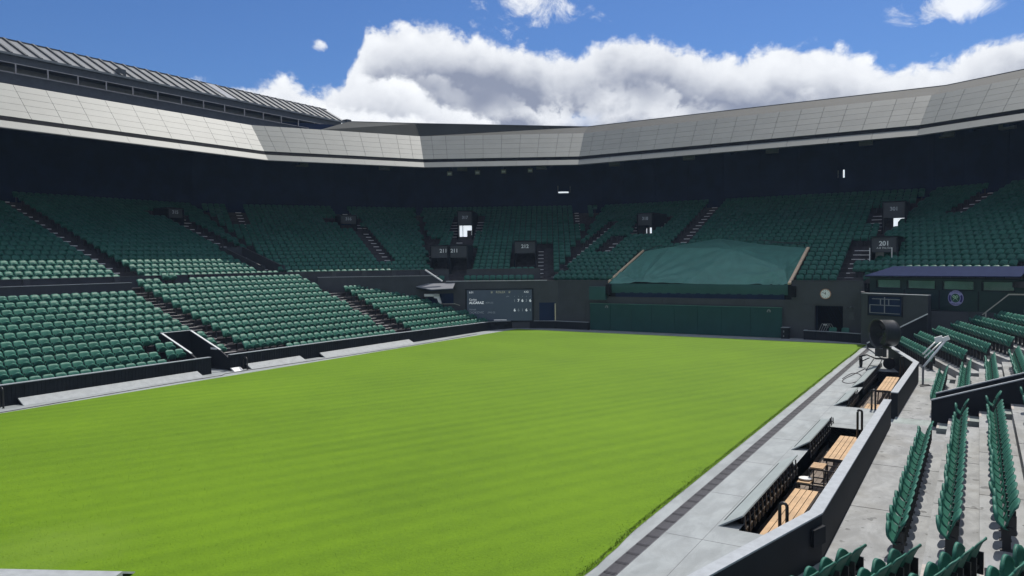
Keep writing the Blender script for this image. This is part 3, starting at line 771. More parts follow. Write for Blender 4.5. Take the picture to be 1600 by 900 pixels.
# tunnel walls
b = B()
for yw in (23.5, 25.18):
    b.prism([(-32.4, yw, -.6), (-33.3, yw, -.6), (-35.6, yw, -.6), (-35.6, yw, 1.90), (-33.2, yw, .98), (-32.4, yw, .55)], (0, .09, 0))
b.box(-35.64, -35.56, 23.5, 25.27, -.6, 1.90); obj('tunnel_wall', b, 'dark_paint', t)
b = B()
for yw in (23.5, 25.18): b.obox((-35.62, yw-.01, 1.902), (2.42, 0, -.92), (0, .11, 0), (0, 0, .03))
b.box(-35.66, -35.54, 23.5, 25.27, 1.902, 1.93); obj('tunnel_rail', b, 'pale_cap', t)
b = B(); b.box(-35.55, -32.4, 23.59, 25.18, -.62, -.3); obj('tunnel_floor', b, 'under_dark', t)
b = B(); b.box(-33.9, -33.4, 25.165, 25.178, 1.0, 1.1); obj('light_fitting', b, 'white_paint', t)
b = B(); b.box(-33.1, -32.4, 23.95, 25.05, -.02, .02); obj('landing', b, 'deck', t)

# --- walls between the left lower stand and the upper tier
Pm = off(-1.1); Pw = off(-2.5)
t = thing('balcony_front', 'dark balcony front with pale rail along the foot of the upper tier', 'balcony front', (-43.8, 30, 3.4))
def poly_wall(bb, Pts, ks, z0, z1, th, lim=None):
    for k in ks:
        a, c_ = Vector(Pts[k]), Vector(Pts[k+1])
        if lim and k in lim: a, c_ = a.lerp(c_, lim[k][0]), a.lerp(c_, lim[k][1])
        d = (c_-a); n = Vector((-d.y, d.x)).normalized()
        e = d.normalized()*.0
        bb.prism([(a.x, a.y, z0), (c_.x, c_.y, z0), (c_.x, c_.y, z1), (a.x, a.y, z1)], (n.x*th, n.y*th, 0))
b = B(); poly_wall(b, Pm, (0, 1), 2.0, 4.68, .15); poly_wall(b, Pm, (2,), 3.6, 4.68, .15, {2: (0, .10)}); poly_wall(b, Pm, (2,), 3.6, 4.68, .15, {2: (.245, .84)}); obj('balcony_panel', b, 'dark_panel', t)
b = B(); poly_wall(b, off(-1.14), (0, 1), 4.682, 4.72, .22); obj('balcony_rail', b, 'gantry', t)
b = B(); poly_wall(b, off(-1.14), (2,), 4.682, 4.72, .22, {2: (0, .10)}); poly_wall(b, off(-1.14), (2,), 4.682, 4.72, .22, {2: (.245, .84)}); obj('balcony_rail', b, 'dark_panel', t)
for y in np.arange(0.7, 39, 5.05): b = B(); b.box(-43.79, -43.66, y, y+.35, 3.2, 4.67); obj('post', b, 'gantry', t)
for f_ in np.arange(.08, 1, .2):
    p = Vector(Pm[1]).lerp(Vector(Pm[2]), f_); d = (Vector(Pm[2])-Vector(Pm[1])).normalized(); n = Vector((d.y, -d.x))
    b = B(); b.obox((p.x, p.y, 2.5), (d.x*.35, d.y*.35, 0), (n.x*.12, n.y*.12, 0), (0, 0, 2.17)); obj('post', b, 'gantry', t)
t = thing('cover_wall', 'plain dark wall behind the back row of the left lower stand', 'wall', (-42.1, 10, 3))
b = B(); b.box(-42.25, -42.1, -6, 26.05, 2.5, 4.36); b.box(-43.7, -42.25, -6, 26.05, 2.5, 3.2); obj('wall_panel', b, 'dark_panel', t)
b = B(); b.box(-42.28, -42.07, -6, 26.05, 4.362, 4.39); obj('wall_top', b, 'wall_cap', t)
Pc = off(-2.1)
t = thing('cover_wall', 'dark stepped box wall below the balcony front in the far left corner', 'wall', (Pc[1][0], Pc[1][1], 2))
b = B(); p0 = Vector(Pc[1]).lerp(Vector(Pc[2]), .16); p1 = Vector(Pc[1]).lerp(Vector(Pc[2]), 1.0); d = (p1-p0); n = Vector((-d.y, d.x)).normalized()
b.prism([(p0.x, p0.y, 1.5), (p1.x, p1.y, 1.5), (p1.x, p1.y, 4.22), (p0.x, p0.y, 4.28)], (n.x*.2, n.y*.2, 0)); obj('wall_panel', b, 'dark_panel', t)
b = B(); q0, q1 = p0 - n*.02, p1 - n*.02
b.prism([(q0.x, q0.y, 4.285), (q1.x, q1.y, 4.225), (q1.x, q1.y, 4.25), (q0.x, q0.y, 4.31)], (n.x*.24, n.y*.24, 0)); obj('wall_top', b, 'wall_cap', t)
b = B(); b.prism([(-41.3, 41.2, .5), (-40.4, 44.5, .5), (-38.9, 45.6, .5), (-34.2, 49.2, .5), (-32.6, 50.6, .5), (-33.2, 51.4, .5), (-42.5, 45, .5)], (0, 0, .01)); obj('floor', b, 'step_dark', t)

# --- end wall of the lawn (dark panels), with scoreboard corner
t = thing('end_wall', 'dark panelled wall across the far end of the lawn under the seats', 'wall', (-18, 52.75, 0))
d2 = FT[2][1]; n2_ = FT[2][2]
C0 = Vector(Pw[2]); C1 = Vector((-28.2, 52.75)); sb_t = (C1-C0).normalized(); C0 = C1 - sb_t*((C1-C0).length)
sn = Vector((-sb_t.y, sb_t.x))                    # outward
ZW = 3.75
b = B()
b.prism([(C0.x-2*sb_t.x, C0.y-2*sb_t.y, -.1), (C1.x, C1.y, -.1), (C1.x, C1.y, ZW), (C0.x-2*sb_t.x, C0.y-2*sb_t.y, ZW)], (sn.x*.3, sn.y*.3, 0))
b.box(-28.2, -24.0, 52.75, 53.05, -.1, ZW); b.box(-24.0, -10.6, 52.75, 53.05, -.1, 2.55)
b.box(-10.6, -9.13, 52.75, 53.05, -.1, 3.82); b.box(-9.13, -7.42, 52.75, 53.05, 2.2, 3.82); b.box(-7.42, -6.2, 52.75, 53.05, -.1, 3.82)
obj('wall_panel', b, 'dark_panel', t)
b = B(); b.box(-9.2, -7.35, 53.9, 54.0, -.1, 2.3); b.box(-9.2, -9.13, 53.05, 53.9, -.1, 2.3); b.box(-7.42, -7.35, 53.05, 53.9, -.1, 2.3); b.box(-9.2, -7.35, 53.05, 54, 2.2, 2.26); obj('doorway', b, 'soffit', t)
for (x0, x1, z0, z1) in ((-27.7, -25.85, .02, 2.12), (-25.7, -25.45, .02, 2.12), (-10.45, -9.2, .02, 2.25), (-10.5, -6.35, 2.32, 3.74), (-24.0, -19.6, 2.1, 2.5), (-19.5, -13.6, 2.1, 2.5), (-13.5, -10.7, 2.1, 2.5)):
    b = B(); b.box(x0, x1, 52.72, 52.749, z0, z1); obj('panel', b, 'dark_panel', t)
b = B(); b.obox((C1.x-1.5*sb_t.x-sn.x*.03, C1.y-1.5*sb_t.y-sn.y*.03, .0), (sb_t.x*1.3, sb_t.y*1.3, 0), (sn.x*.028, sn.y*.028, 0), (0, 0, 2.03)); obj('door', b, 'soffit', t)  # dark panel standing in for the shaded doorway recess
b = B(); b.obox((C1.x-.28*sb_t.x-sn.x*.06, C1.y-.28*sb_t.y-sn.y*.06, .6), (sb_t.x*.06, sb_t.y*.06, 0), (sn.x*.03, sn.y*.03, 0), (0, 0, 1.35)); obj('door_edge', b, 'gold_text', t)
b = B(); b.obox((C0.x+.6*sb_t.x-sn.x*.06, C0.y+.6*sb_t.y-sn.y*.06, ZW+.001), (sb_t.x*8.0, sb_t.y*8.0, 0), (sn.x*.3, sn.y*.3, 0), (0, 0, .05)); obj('wall_top', b, 'wall_cap', t)
b = B(); b.box(-28.2, -24.0, 52.7, 53.0, ZW+.001, ZW+.04); b.box(-10.6, -6.3, 52.72, 53.0, 3.822, 3.85); obj('wall_top', b, 'gantry', t)
b = B(); b.bar((C0.x-1.05*sb_t.x, C0.y-1.05*sb_t.y, 4.70), (C0.x+.35*sb_t.x-.4*sn.x, C0.y+.35*sb_t.y-.4*sn.y, 3.80), .12, .1); obj('stair_rail', b, 'pale_cap', t)

# scoreboard
def on_sb(al, z, lift=.05): return (C1.x - sb_t.x*al - sn.x*lift, C1.y - sb_t.y*al - sn.y*lift, z)
t = thing('scoreboard', 'dark electronic tennis scoreboard on the wall in the far left corner', 'scoreboard', on_sb(5, .5))
S0, S1, SZ0, SZ1 = 7.35, 1.95, .52, 3.15
def sbox(a0, a1, z0, z1, l0, l1):
    bb = B(); p = Vector(on_sb(a0, z0, l0)); q = Vector(on_sb(a1, z0, l0)); bb.obox(p, q-p, (-sn.x*(l1-l0), -sn.y*(l1-l0), 0), (0, 0, z1-z0)); return bb
obj('screen', sbox(S0-.12, S1+.12, SZ0+.1, SZ1-.08, 0, .05), 'screen', t)
for (a0, a1, z0, z1) in ((S0, S1, SZ1-.08, SZ1), (S0, S1, SZ0, SZ0+.1), (S0, S0-.12, SZ0+.1, SZ1-.08), (S1+.12, S1, SZ0+.1, SZ1-.08)):
    obj('frame', sbox(a0, a1, z0, z1, 0, .09), 'dark_paint', t)
rgt = (sb_t.x, sb_t.y, 0)
def stext(s_, al, z, size, m_, align='LEFT', bold=.0): text(s_, on_sb(al, z, .058), rgt, (0, 0, 1), size, m_, t, 'lettering', align, bold)
stext('6.01', 7.05, 2.88, .21, 'lit_text'); stext('ROLEX', 4.55, 2.88, .24, 'gold_text', 'CENTER'); stext('4.42', 2.7, 2.88, .21, 'lit_text')
stext('Carlos', 7.05, 2.30, .22, 'lit_text'); stext('ALCARAZ', 7.05, 2.05, .26, 'lit_text', bold=.006); stext('(ESP) [1]', 5.75, 2.05, .17, 'dim_text')
stext('Novak', 7.05, 1.52, .20, 'dim_text'); stext('DJOKOVIC', 7.05, 1.28, .24, 'dim_text'); stext('(SRB) [2]', 5.6, 1.28, .16, 'dim_text')
stext('SETS', 4.1, 2.53, .11, 'dim_text')
for k, (u_, v_) in enumerate((('1', '6'), ('7', '6'), ('6', '1'), ('3', '6'), ('6', '4'))):
    al = 3.45 - k*.31
    stext('%d' % (k+1), al, 2.53, .11, 'dim_text', 'CENTER')
    stext(u_, al, 2.20, .30, 'lit_text' if k in (1, 2, 4) else 'dim_text', 'CENTER', .008 if k in (1, 2, 4) else 0)
    stext(v_, al, 1.45, .30, 'lit_text' if k in (0, 3) else 'dim_text', 'CENTER', .008 if k in (0, 3) else 0)
for al in (5.25, 3.85):                           # little crowns either side
    bb = B(); p = Vector(on_sb(al, 2.80, .058))
    for j in range(5):
        q = p + Vector((sb_t.x, sb_t.y, 0))*((j-2)*.018); q2 = p + Vector((sb_t.x, sb_t.y, 0))*((j-2)*.045) + Vector((0, 0, .17 - .012*abs(j-2))); bb.bar(q, q2, .02, .01)
    obj('emblem', bb, 'gold_text', t)
bb = sbox(5.1, 4.1, .66, .70, .05, .07); obj('bar', bb, 'lit_text', t)

# camera booth with a sloping canopy
t = thing('camera_booth', 'dark wall opening under a pale sloping canopy left of the scoreboard', 'booth', on_sb(11, 2))
bb = B(); p = Vector(on_sb(10.6, 2.0, .02)); q = Vector(on_sb(8.3, 2.0, .02)); bb.obox(p, q-p, (-sn.x*.02, -sn.y*.02, 0), (0, 0, .82)); obj('opening', bb, 'soffit', t)  # dark sheet on the wall stands for the shaded opening
bb = B(); bb.prism([on_sb(12.4, 3.56, 0), on_sb(8.15, 3.62, 0), on_sb(8.2, 3.22, 1.1), on_sb(9.9, 3.14, 1.1)], (0, 0, .05)); obj('canopy', bb, 'pale_metal', t)
bb = B(); bb.prism([on_sb(9.9, 3.12, 1.08), on_sb(8.2, 3.2, 1.08), on_sb(8.2, 3.2, 0), on_sb(12.3, 3.5, 0)], (0, 0, -.04)); obj('canopy_underside', bb, 'soffit', t)
bb = B(); bb.bar(on_sb(10.7, 1.98, .12), on_sb(8.2, 2.0, .12), .06, .05); bb.bar(on_sb(8.2, 2.0, .12), (-33.3, 51.0, .95), .045, .045); bb.bar((-33.3, 51.0, .95), (-33.3, 51.0, .1), .05, .05); obj('handrail', bb, 'rail_metal', t)
t = thing('broadcast_camera', 'white covered broadcast camera in the booth opening beside the scoreboard', 'camera', on_sb(10, 2.0, .3))
bb = B(); bb.obox(on_sb(10.55, 2.62, .55), (sb_t.x*1.15, sb_t.y*1.15, -.02), (sn.x*.3, sn.y*.3, 0), (0, 0, .2)); obj('housing', bb, 'white_paint', t)
bb = B(); bb.prism([on_sb(9.75, 2.82, .55), on_sb(9.4, 2.80, .55), on_sb(9.2, 2.05, .55), on_sb(9.4, 2.05, .55), on_sb(9.55, 2.45, .55), on_sb(9.8, 2.5, .55)], (sn.x*.3, sn.y*.3, 0)); obj('cover', bb, 'white_paint', t)
bb = B(); bb.obox(on_sb(10.65, 2.6, .5), (sb_t.x*.12, sb_t.y*.12, 0), (sn.x*.22, sn.y*.22, 0), (0, 0, .26)); obj('lens_hood', bb, 'black_metal', t)

# backstop canvas
t = thing('backstop', 'long green canvas backstop board at the far end of the lawn', 'backstop', (-18.2, 52.46, 0))
xs = [-25.29, -23.6, -21.9, -20.3, -18.6, -16.9, -15.2, -13.2, -11.14]
for k in range(8):
    b = B(); b.box(xs[k]+.008, xs[k+1]-.008, 52.42+.01*(k % 2), 52.50, .02, 2.02); obj('panel', b, 'backstop', t)
b = B(); b.box(-25.3, -11.13, 52.40, 52.52, 2.022, 2.05); obj('top_rail', b, 'tarp', t)
b = B(); b.box(-25.26, -11.2, 52.5, 52.6, .0, 2.0); obj('frame', b, 'dark_paint', t)
for x in (-23.9, -12.0):
    b = B(); b.prism([(x-.14, 52.40, 1.72), (x+.14, 52.40, 1.72), (x+.12, 52.40, 1.86), (x+.05, 52.40, 1.90), (x-.06, 52.40, 1.90)], (0, .012, 0)); obj('emblem', b, 'pale_metal', t)
    b = B(); b.prism([(x-.07, 52.392, 1.74), (x+.07, 52.392, 1.74), (x, 52.392, 1.85)], (0, .006, 0)); obj('emblem', b, 'backstop', t)
b = B(); b.prism([(-11.1, 52.0, 0), (-10.65, 52.2, 0), (-10.65, 52.6, 0), (-11.1, 52.6, 0)], (0, 0, .72)); t = thing('end_box', 'small dark box at the right end of the green backstop', 'box', (-10.9, 52.3, 0)); obj('casing', b, 'dark_paint', t)
b = B(); b.prism([(-11.12, 51.98, .722), (-10.63, 52.18, .722), (-10.63, 52.6, .722), (-11.12, 52.6, .722)], (0, 0, .03)); obj('lid', b, 'wall_cap', t)
for z in (.12, .42):
    b = B(); b.box(-10.98, -10.92, 52.03, 52.05, z, z+.12); obj('catch', b, 'pale_metal', t)
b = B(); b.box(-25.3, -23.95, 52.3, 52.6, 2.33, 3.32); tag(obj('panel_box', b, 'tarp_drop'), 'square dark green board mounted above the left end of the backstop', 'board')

# royal box under its tarpaulin
t = thing('covered_box', 'viewing box covered by a green tarpaulin above the backstop', 'viewing box', (-17.3, 53, 2.6))
b = B(); b.box(-23.8, -11.0, 53.0, 53.4, 2.9, 3.40); b.box(-23.4, -11.1, 52.95, 53.3, 2.5, 2.9); obj('balustrade', b, 'soffit', t)
KV = dict(FL=(-24.0, 52.96, 3.54), FR=(-10.86, 52.98, 3.56), C=(-21.5, 53.15, 3.70), TL=(-23.15, 58.35, 6.0), TL2=(-21.9, 58.93, 6.22), S=(-20.95, 58.1, 6.27),
          A=(-17.81, 60.71, 6.95), R0=(-15.45, 56.45, 6.02), R2=(-11.36, 54.0, 4.58), M=(-13.85, 59.2, 6.36), TR=(-10.62, 58.44, 6.04), H1=(-18, 52.97, 3.55), H2=(-14.4, 52.97, 3.55))
TRI = ['FL C TL', 'C S TL', 'TL S TL2', 'C H1 S', 'H1 R0 S', 'H1 H2 R0', 'H2 R2 R0', 'H2 FR R2', 'S R0 A', 'R0 M A', 'R0 R2 M', 'R2 TR M', 'R2 FR TR', 'S A TL2']
FL_ = B()
def wrinkle(p):
    w = 0
    for k, (cx, cy, rr, am, fq) in enumerate(((-21.5, 53.15, 3.4, .050, 17), (-11.36, 54.0, 3.0, .050, 15), (-10.86, 52.98, 2.6, .035, 19), (-15.6, 56.97, 2.2, .030, 13), (-24.0, 52.96, 1.6, .03, 16))):
        dx, dy = p.x-cx, p.y-cy; r_ = math.hypot(dx, dy); th_ = math.atan2(dy, dx)
        w += am*math.exp(-((r_-.9)/rr)**2)*math.sin(fq*th_ + .6*r_ + k)*min(1, r_/.8)
    e = p.y-52.96
    w += .030*math.exp(-e*1.1)*math.sin(6.3*p.x + 1.8*e + 1.5*math.sin(1.1*p.x))*min(1, e*4) + .018*math.exp(-((e-1.6)/1.1)**2)*math.sin(3.4*(p.x+1.3*e))
    w += .022*math.sin(1.9*p.x + 2.6*p.y)*math.exp(-((p.y-56.4)/1.2)**2)*math.exp(-((p.x+16.5)/3)**2)
    return w*1.25
NT_ = 26
for tr_ in TRI:
    A_, B_, C_ = (Vector(KV[q]) for q in tr_.split()); k = len(FL_.v); idx = {}
    for i in range(NT_+1):
        for j in range(NT_+1-i):
            p = A_ + (B_-A_)*(i/NT_) + (C_-A_)*(j/NT_); l_ = (i/NT_, j/NT_, 1-i/NT_-j/NT_)
            sag = -.10*27*l_[0]*l_[1]*l_[2]*.4
            idx[i, j] = len(FL_.v); FL_.v.append((p.x, p.y, p.z + wrinkle(p) + sag))
    for i in range(NT_):
        for j in range(NT_-i):
            f = [(idx[i, j], idx[i+1, j], idx[i, j+1])]
            if i+j < NT_-1: f.append((idx[i+1, j], idx[i+1, j+1], idx[i, j+1]))
            for q in f:
                va, vb, vc = (Vector(FL_.v[w_]) for w_ in q)
                FL_.f.append(q if (vb-va).cross(vc-va).z > 0 else q[::-1])
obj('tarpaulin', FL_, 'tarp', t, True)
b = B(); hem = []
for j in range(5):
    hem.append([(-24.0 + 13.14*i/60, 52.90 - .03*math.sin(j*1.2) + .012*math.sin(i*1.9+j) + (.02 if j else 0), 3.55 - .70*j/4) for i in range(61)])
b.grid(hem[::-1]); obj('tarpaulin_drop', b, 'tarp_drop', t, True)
for xa, xb in ((-24.05, -23.3), (-10.78, -10.58)):
    b = B(); b.bar((xa, 52.95, 3.62), (xb, 58.4, 6.06), .13 if xa < -20 else .2, .12); obj('timber_strip', b, 'wood_strip', t)
for ln in (((-23.4, 58.2, 5.95), (-22.2, 59.3, 6.5), (-21.9, 59.4, 6.2)), ((-14.3, 59.6, 6.75), (-10.9, 58.6, 6.25)), ((-10.6, 58.5, 6.0), (-10.6, 58.5, 6.45), (-13.6, 59.3, 6.5))):
    b = B(); b.tube(ln, .028, 6); obj('rail', b, 'black_metal', t)
for x0, x1 in ((-23.95, -23.7), (-10.7, -10.3)): b = B(); b.box(x0, x1, 52.4, 53, 2.75, 3.5); obj('end_post', b, 'under_dark', t)

# clock
t = thing('clock', 'round white wall clock with brown rim above the far doorway', 'clock', (-8.47, 52.72, 2.98))
b = B(); b.lathe([(0, .34), (.05, .34), (.06, .31), (.045, .29)], (-8.47, 52.718, 2.98), (0, -1, 0), 28); obj('rim', b, 'clock_rim', t)
b = B(); b.lathe([(0, .29), (.002, .29)], (-8.47, 52.665, 2.98), (0, -1, 0), 28); obj('face', b, 'clock_face', t)
for k in range(12):
    a = k*math.pi/6; b = B(); r0, r1 = .215, .265
    b.bar((-8.47+r0*math.sin(a), 52.658, 2.98+r0*math.cos(a)), (-8.47+r1*math.sin(a), 52.658, 2.98+r1*math.cos(a)), .022, .006, (0, 1, 0)); obj('hour_mark', b, 'black_metal', t)
for a, L, w in ((-.09, .14, .034), (-1.05, .21, .024)):
    b = B(); b.bar((-8.47, 52.652, 2.98), (-8.47+L*math.sin(a), 52.652, 2.98+L*math.cos(a)), w, .006, (0, 1, 0)); obj('hand', b, 'black_metal', t)
b = B(); b.lathe([(0, .035), (.01, .03)], (-8.47, 52.652, 2.98), (0, -1, 0), 12); obj('boss', b, 'black_metal', t)
# small fittings by the doorway
b = B(); b.box(-7.05, -6.72, 52.66, 52.745, 1.35, 1.80); tag(obj('vent_box', b, 'gantry'), 'small grey box on the wall right of the far doorway', 'box')
b = B(); b.lathe([(0, .10), (.14, .08)], (-6.92, 52.745, 2.12), (0, -1, -.3), 14); tag(obj('speaker', b, 'gantry'), 'round grey speaker on the wall above the small box', 'speaker')
b = B(); b.lathe([(0, .07), (.12, .07)], (-7.2, 52.745, 2.08), (0, -1, -.3), 12); tag(obj('security_camera', b, 'gantry'), 'small round camera on the wall beside the speaker', 'camera')
# stacked chairs leaning in the doorway
t = thing('stacked_frames', 'stack of pale metal frames leaning in the far doorway', 'frames', (-8.6, 52.6, 0))
for k in range(4):
    b = B(); x = -8.75 + k*.14
    b.tube([(x-.25, 52.5, .15), (x+.05, 52.62, .95), (x+.10, 52.66, 1.05), (x+.22, 52.68, 1.02), (x+.34, 52.66, .80)], .022, 6); obj('frame', b, 'pale_metal', t, True)
b = B(); b.box(-8.58, -8.36, 52.52, 52.56, .95, 1.0); obj('strap', b, 'white_paint', t)
for n, x in enumerate((-8.0, -7.25)):
    (bv_, bf_), _q = HI
    b = B().add([(x + p[1], 52.55 - p[0], p[2]-.02) for p in bv_], [f[::-1] for f in bf_])
    tt_ = thing('folding_seat', ('green seat back showing in the dark doorway beside the leaning frames', 'green seat back right of the doorway behind the curved low wall')[n], 'seat', (x, 52.55, 0), 'green folding seats of the stands')
    obj('backrest', b, 'seat_green', tt_, True)
    b = B(); b.box(x-.03, x+.03, 52.5, 52.6, 0, .4); obj('bracket', b, 'bracket', tt_)

# ------------------------------------------------------------------ right-hand far corner
t = thing('corner_wall', 'dark corner wall with pale top carrying the white lined court diagram', 'wall', (-4.4, 50.2, 0))
pa, pb = Vector((-6.14, 51.1)), Vector((-2.43, 49.2)); pd = (pb-pa).normalized(); pn = Vector((-pd.y, pd.x))
b = B(); b.prism([(pa.x, pa.y, -.1), (pb.x, pb.y, -.1), (pb.x, pb.y, 3.12), (pa.x, pa.y, 3.12)], (pn.x*.3, pn.y*.3, 0))
b.prism([(pa.x, pa.y, -.1), (pa.x+.2, pa.y+.1, -.1), (-6.2, 52.75, -.1), (-6.4, 52.75, -.1)], (0, 0, 3.3)); obj('wall_panel', b, 'dark_panel', t)
b = B(); b.prism([(pa.x-pn.x*.02, pa.y-pn.y*.02, 3.121), (pb.x-pn.x*.02, pb.y-pn.y*.02, 3.121), (pb.x+pn.x*.3, pb.y+pn.y*.3, 3.121), (pa.x+pn.x*.3, pa.y+pn.y*.3, 3.121)], (0, 0, .035)); obj('wall_top', b, 'wall_cap', t)
b = B(); b.box(-2.5, 9, 49.6, 49.8, -.1, 2.2); obj('rear_panel', b, 'dark_panel', t)
b = B(); b.prism([(-5.5, 48.45, -.1), (-2.42, 48.45, -.1), (-2.42, 48.45, 2.1), (-5.5, 48.45, .30)], (0, .12, 0)); obj('raking_wall', b, 'dark_paint', t)
b = B(); b.bar((-5.52, 48.50, .33), (-2.40, 48.50, 2.14), .10, .06); obj('raking_rail', b, 'pale_cap', t)
t = thing('court_diagram', 'framed panel of white tubes laid out like half a tennis court', 'panel', (-4.7, 50.3, 1.8))
def pw(u, z, l=.05): return (pa.x + pd.x*u - pn.x*l, pa.y + pd.y*u - pn.y*l, z)
U0, U1, Z0_, Z1_ = .52, 2.62, 1.86, 2.98
bb = B(); bb.obox(pw(U0, Z0_, .01), (pd.x*(U1-U0), pd.y*(U1-U0), 0), (-pn.x*.04, -pn.y*.04, 0), (0, 0, Z1_-Z0_)); obj('backing', bb, 'soffit', t)
def tubeq(u0, z0, u1, z1): bb = B(); bb.bar(pw(u0, z0, .075), pw(u1, z1, .075), .05, .04); obj('tube', bb, 'pale_metal', t)
for zz in (2.83, 2.46, 1.98): tubeq(U0+.10 if zz < 2.8 else U0+.25, zz, U1-.10, zz)
uc = (U0+U1)/2+.0; tubeq(uc, 1.98, uc, 2.95); tubeq(uc-.26, 2.46, uc-.26, 2.83); tubeq(uc+.27, 2.46, uc+.27, 2.83); tubeq(U0+.1, 1.98, U0+.1, 2.46)
for (u0, u1, z0, z1) in ((U0-.05, U0, Z0_-.05, Z1_+.05), (U1, U1+.05, Z0_-.05, Z1_+.05), (U0, U1, Z0_-.05, Z0_), (U0, U1, Z1_, Z1_+.05)):
    bb = B(); bb.obox(pw(u0, z0, .01), (pd.x*(u1-u0), pd.y*(u1-u0), 0), (-pn.x*.08, -pn.y*.08, 0), (0, 0, z1-z0)); obj('frame', bb, 'dark_paint', t)

# commentary hut
t = thing('commentary_hut', 'dark green commentary hut with four windows under a blue grey roof', 'hut', (-2, 49.8, 2.2))
hd = Vector((math.sin(R(118.7)), math.cos(R(118.7)))); hn = Vector((-hd.y, hd.x))
def hp(u, z, l=0.): p = Vector((-5.83, 52.5)) + hd*u - hn*l; return (p.x, p.y, z)   # wall plane, u from the left end
HL = 8.9
def hbox(u0, u1, z0, z1, l0, l1): bb = B(); bb.obox(hp(u0, z0, l0), Vector(hp(u1, z0, l0))-Vector(hp(u0, z0, l0)), (-hn.x*(l1-l0), -hn.y*(l1-l0), 0), (0, 0, z1-z0)); return bb
WIN = [(.45, 2.10), (2.45, 4.25), (4.62, 6.45), (6.82, 8.55)]
bb = B()
for (u0, u1, z0, z1) in [(0, HL, 2.25, 3.42), (0, HL, 3.93, 4.12)] + [(0 if k == 0 else WIN[k-1][1], WIN[k][0] if k < 4 else HL, 3.42, 3.93) for k in range(5)]:
    bb.v += []; q = hbox(u0, u1, z0, z1, -.15, 0); bb.add(q.v, q.f)
obj('wall', bb, 'hut_green', t)
for k, (u0, u1) in enumerate(WIN):
    w_ = obj('window', hbox(u0, u1, 3.42, 3.47, -.1, .03), 'dark_paint', t)
    for q in (hbox(u0, u0+.05, 3.47, 3.93, -.1, .02), hbox(u1-.05, u1, 3.47, 3.93, -.1, .02)): obj('frame', q, 'dark_paint', w_)
    obj('pane', hbox(u0+.05, u1-.05, 3.47, 3.93, -.08, -.06), 'glass_dark', w_)
for u in (2.28, 4.43, 6.63): obj('panel_joint', hbox(u, u+.06, 2.3, 3.4, 0, .015), 'dark_paint', t)
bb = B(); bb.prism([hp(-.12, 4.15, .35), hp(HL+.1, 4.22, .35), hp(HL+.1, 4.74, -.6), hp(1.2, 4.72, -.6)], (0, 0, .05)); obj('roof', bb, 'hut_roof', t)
obj('gutter', hbox(-.12, HL+.08, 4.08, 4.15, .30, .37), 'dark_paint', t)
obj('side_wall', hbox(HL, HL+.1, 1.0, 4.12, -2, 0), 'hut_green', t)
obj('plinth', hbox(2.2, HL+2, .2, 2.24, -.2, -.02), 'dark_panel', t)
# emblem on the hut
t = thing('emblem', 'round lilac and navy emblem with crossed green rackets on the hut', 'emblem', hp(5.6, 3.0))
EC = Vector(hp(5.42, 2.98, .02)); ex_, ez_ = Vector((hd.x, hd.y, 0)), Vector((0, 0, 1)); en = Vector((-hn.x, -hn.y, 0))
def disc(r, l, m_, nm): bb = B(); bb.lathe([(0, r), (.008, r)], EC + en*l, en, 36); obj(nm, bb, m_, t)
disc(.44, 0, 'lilac', 'outer_ring'); disc(.40, .009, 'navy', 'navy_ring'); disc(.285, .018, 'lilac', 'inner_ring'); disc(.25, .027, 'emblem_green', 'centre_disc')
def arc(a0, a1, r0, r1, l, m_, nm):
    bb = B(); n = 14; P_ = []
    for r in (r0, r1): P_.append([EC + en*l + ex_*r*math.sin(a) + ez_*r*math.cos(a) for a in np.linspace(a0, a1, n)])
    bb.grid(P_ if a1 < a0 else P_[::-1]); obj(nm, bb, m_, t)
arc(R(-62), R(62), .27, .44, .026, 'lilac', 'ring_band'); arc(R(128), R(232), .27, .44, .026, 'lilac', 'ring_band')
for sgn in (-1, 1):
    bb = B(); u_ = (ex_*sgn*.72 + ez_*.69).normalized(); cc = EC + en*.04 + u_*.10
    v_ = u_.cross(en)
    bb.tube([cc + u_*.085*math.cos(a) + v_*.062*math.sin(a) for a in np.linspace(0, 2*math.pi, 16)], .016, 5)
    bb.bar(cc - u_*.08, EC + en*.04 - u_*.2, .028, .012); 
    for q in (-.03, 0, .03): bb.bar(cc + v_*q - u_*.07, cc + v_*q + u_*.07, .008, .006)
    obj('racket', bb, 'racket', t)
text('LAWN TENNIS CLUB', EC + en*.042 + ez_*.345, ex_, ez_, .085, 'navy', t)
text('WIMBLEDON', EC + en*.042 - ez_*.345, ex_, ez_, .10, 'navy', t)
bb = B(); bb.bar((.2, 47.2, 2.25), (1.35, 46.9, 3.36), .05); bb.bar((1.35, 46.9, 3.36), (4, 45.8, 3.4), .06); bb.bar((.35, 47.15, 1.0), (.35, 47.15, 2.4), .06); 
tag(obj('handrail', bb, 'rail_metal'), 'sloping metal handrail in front of the commentary hut', 'handrail')

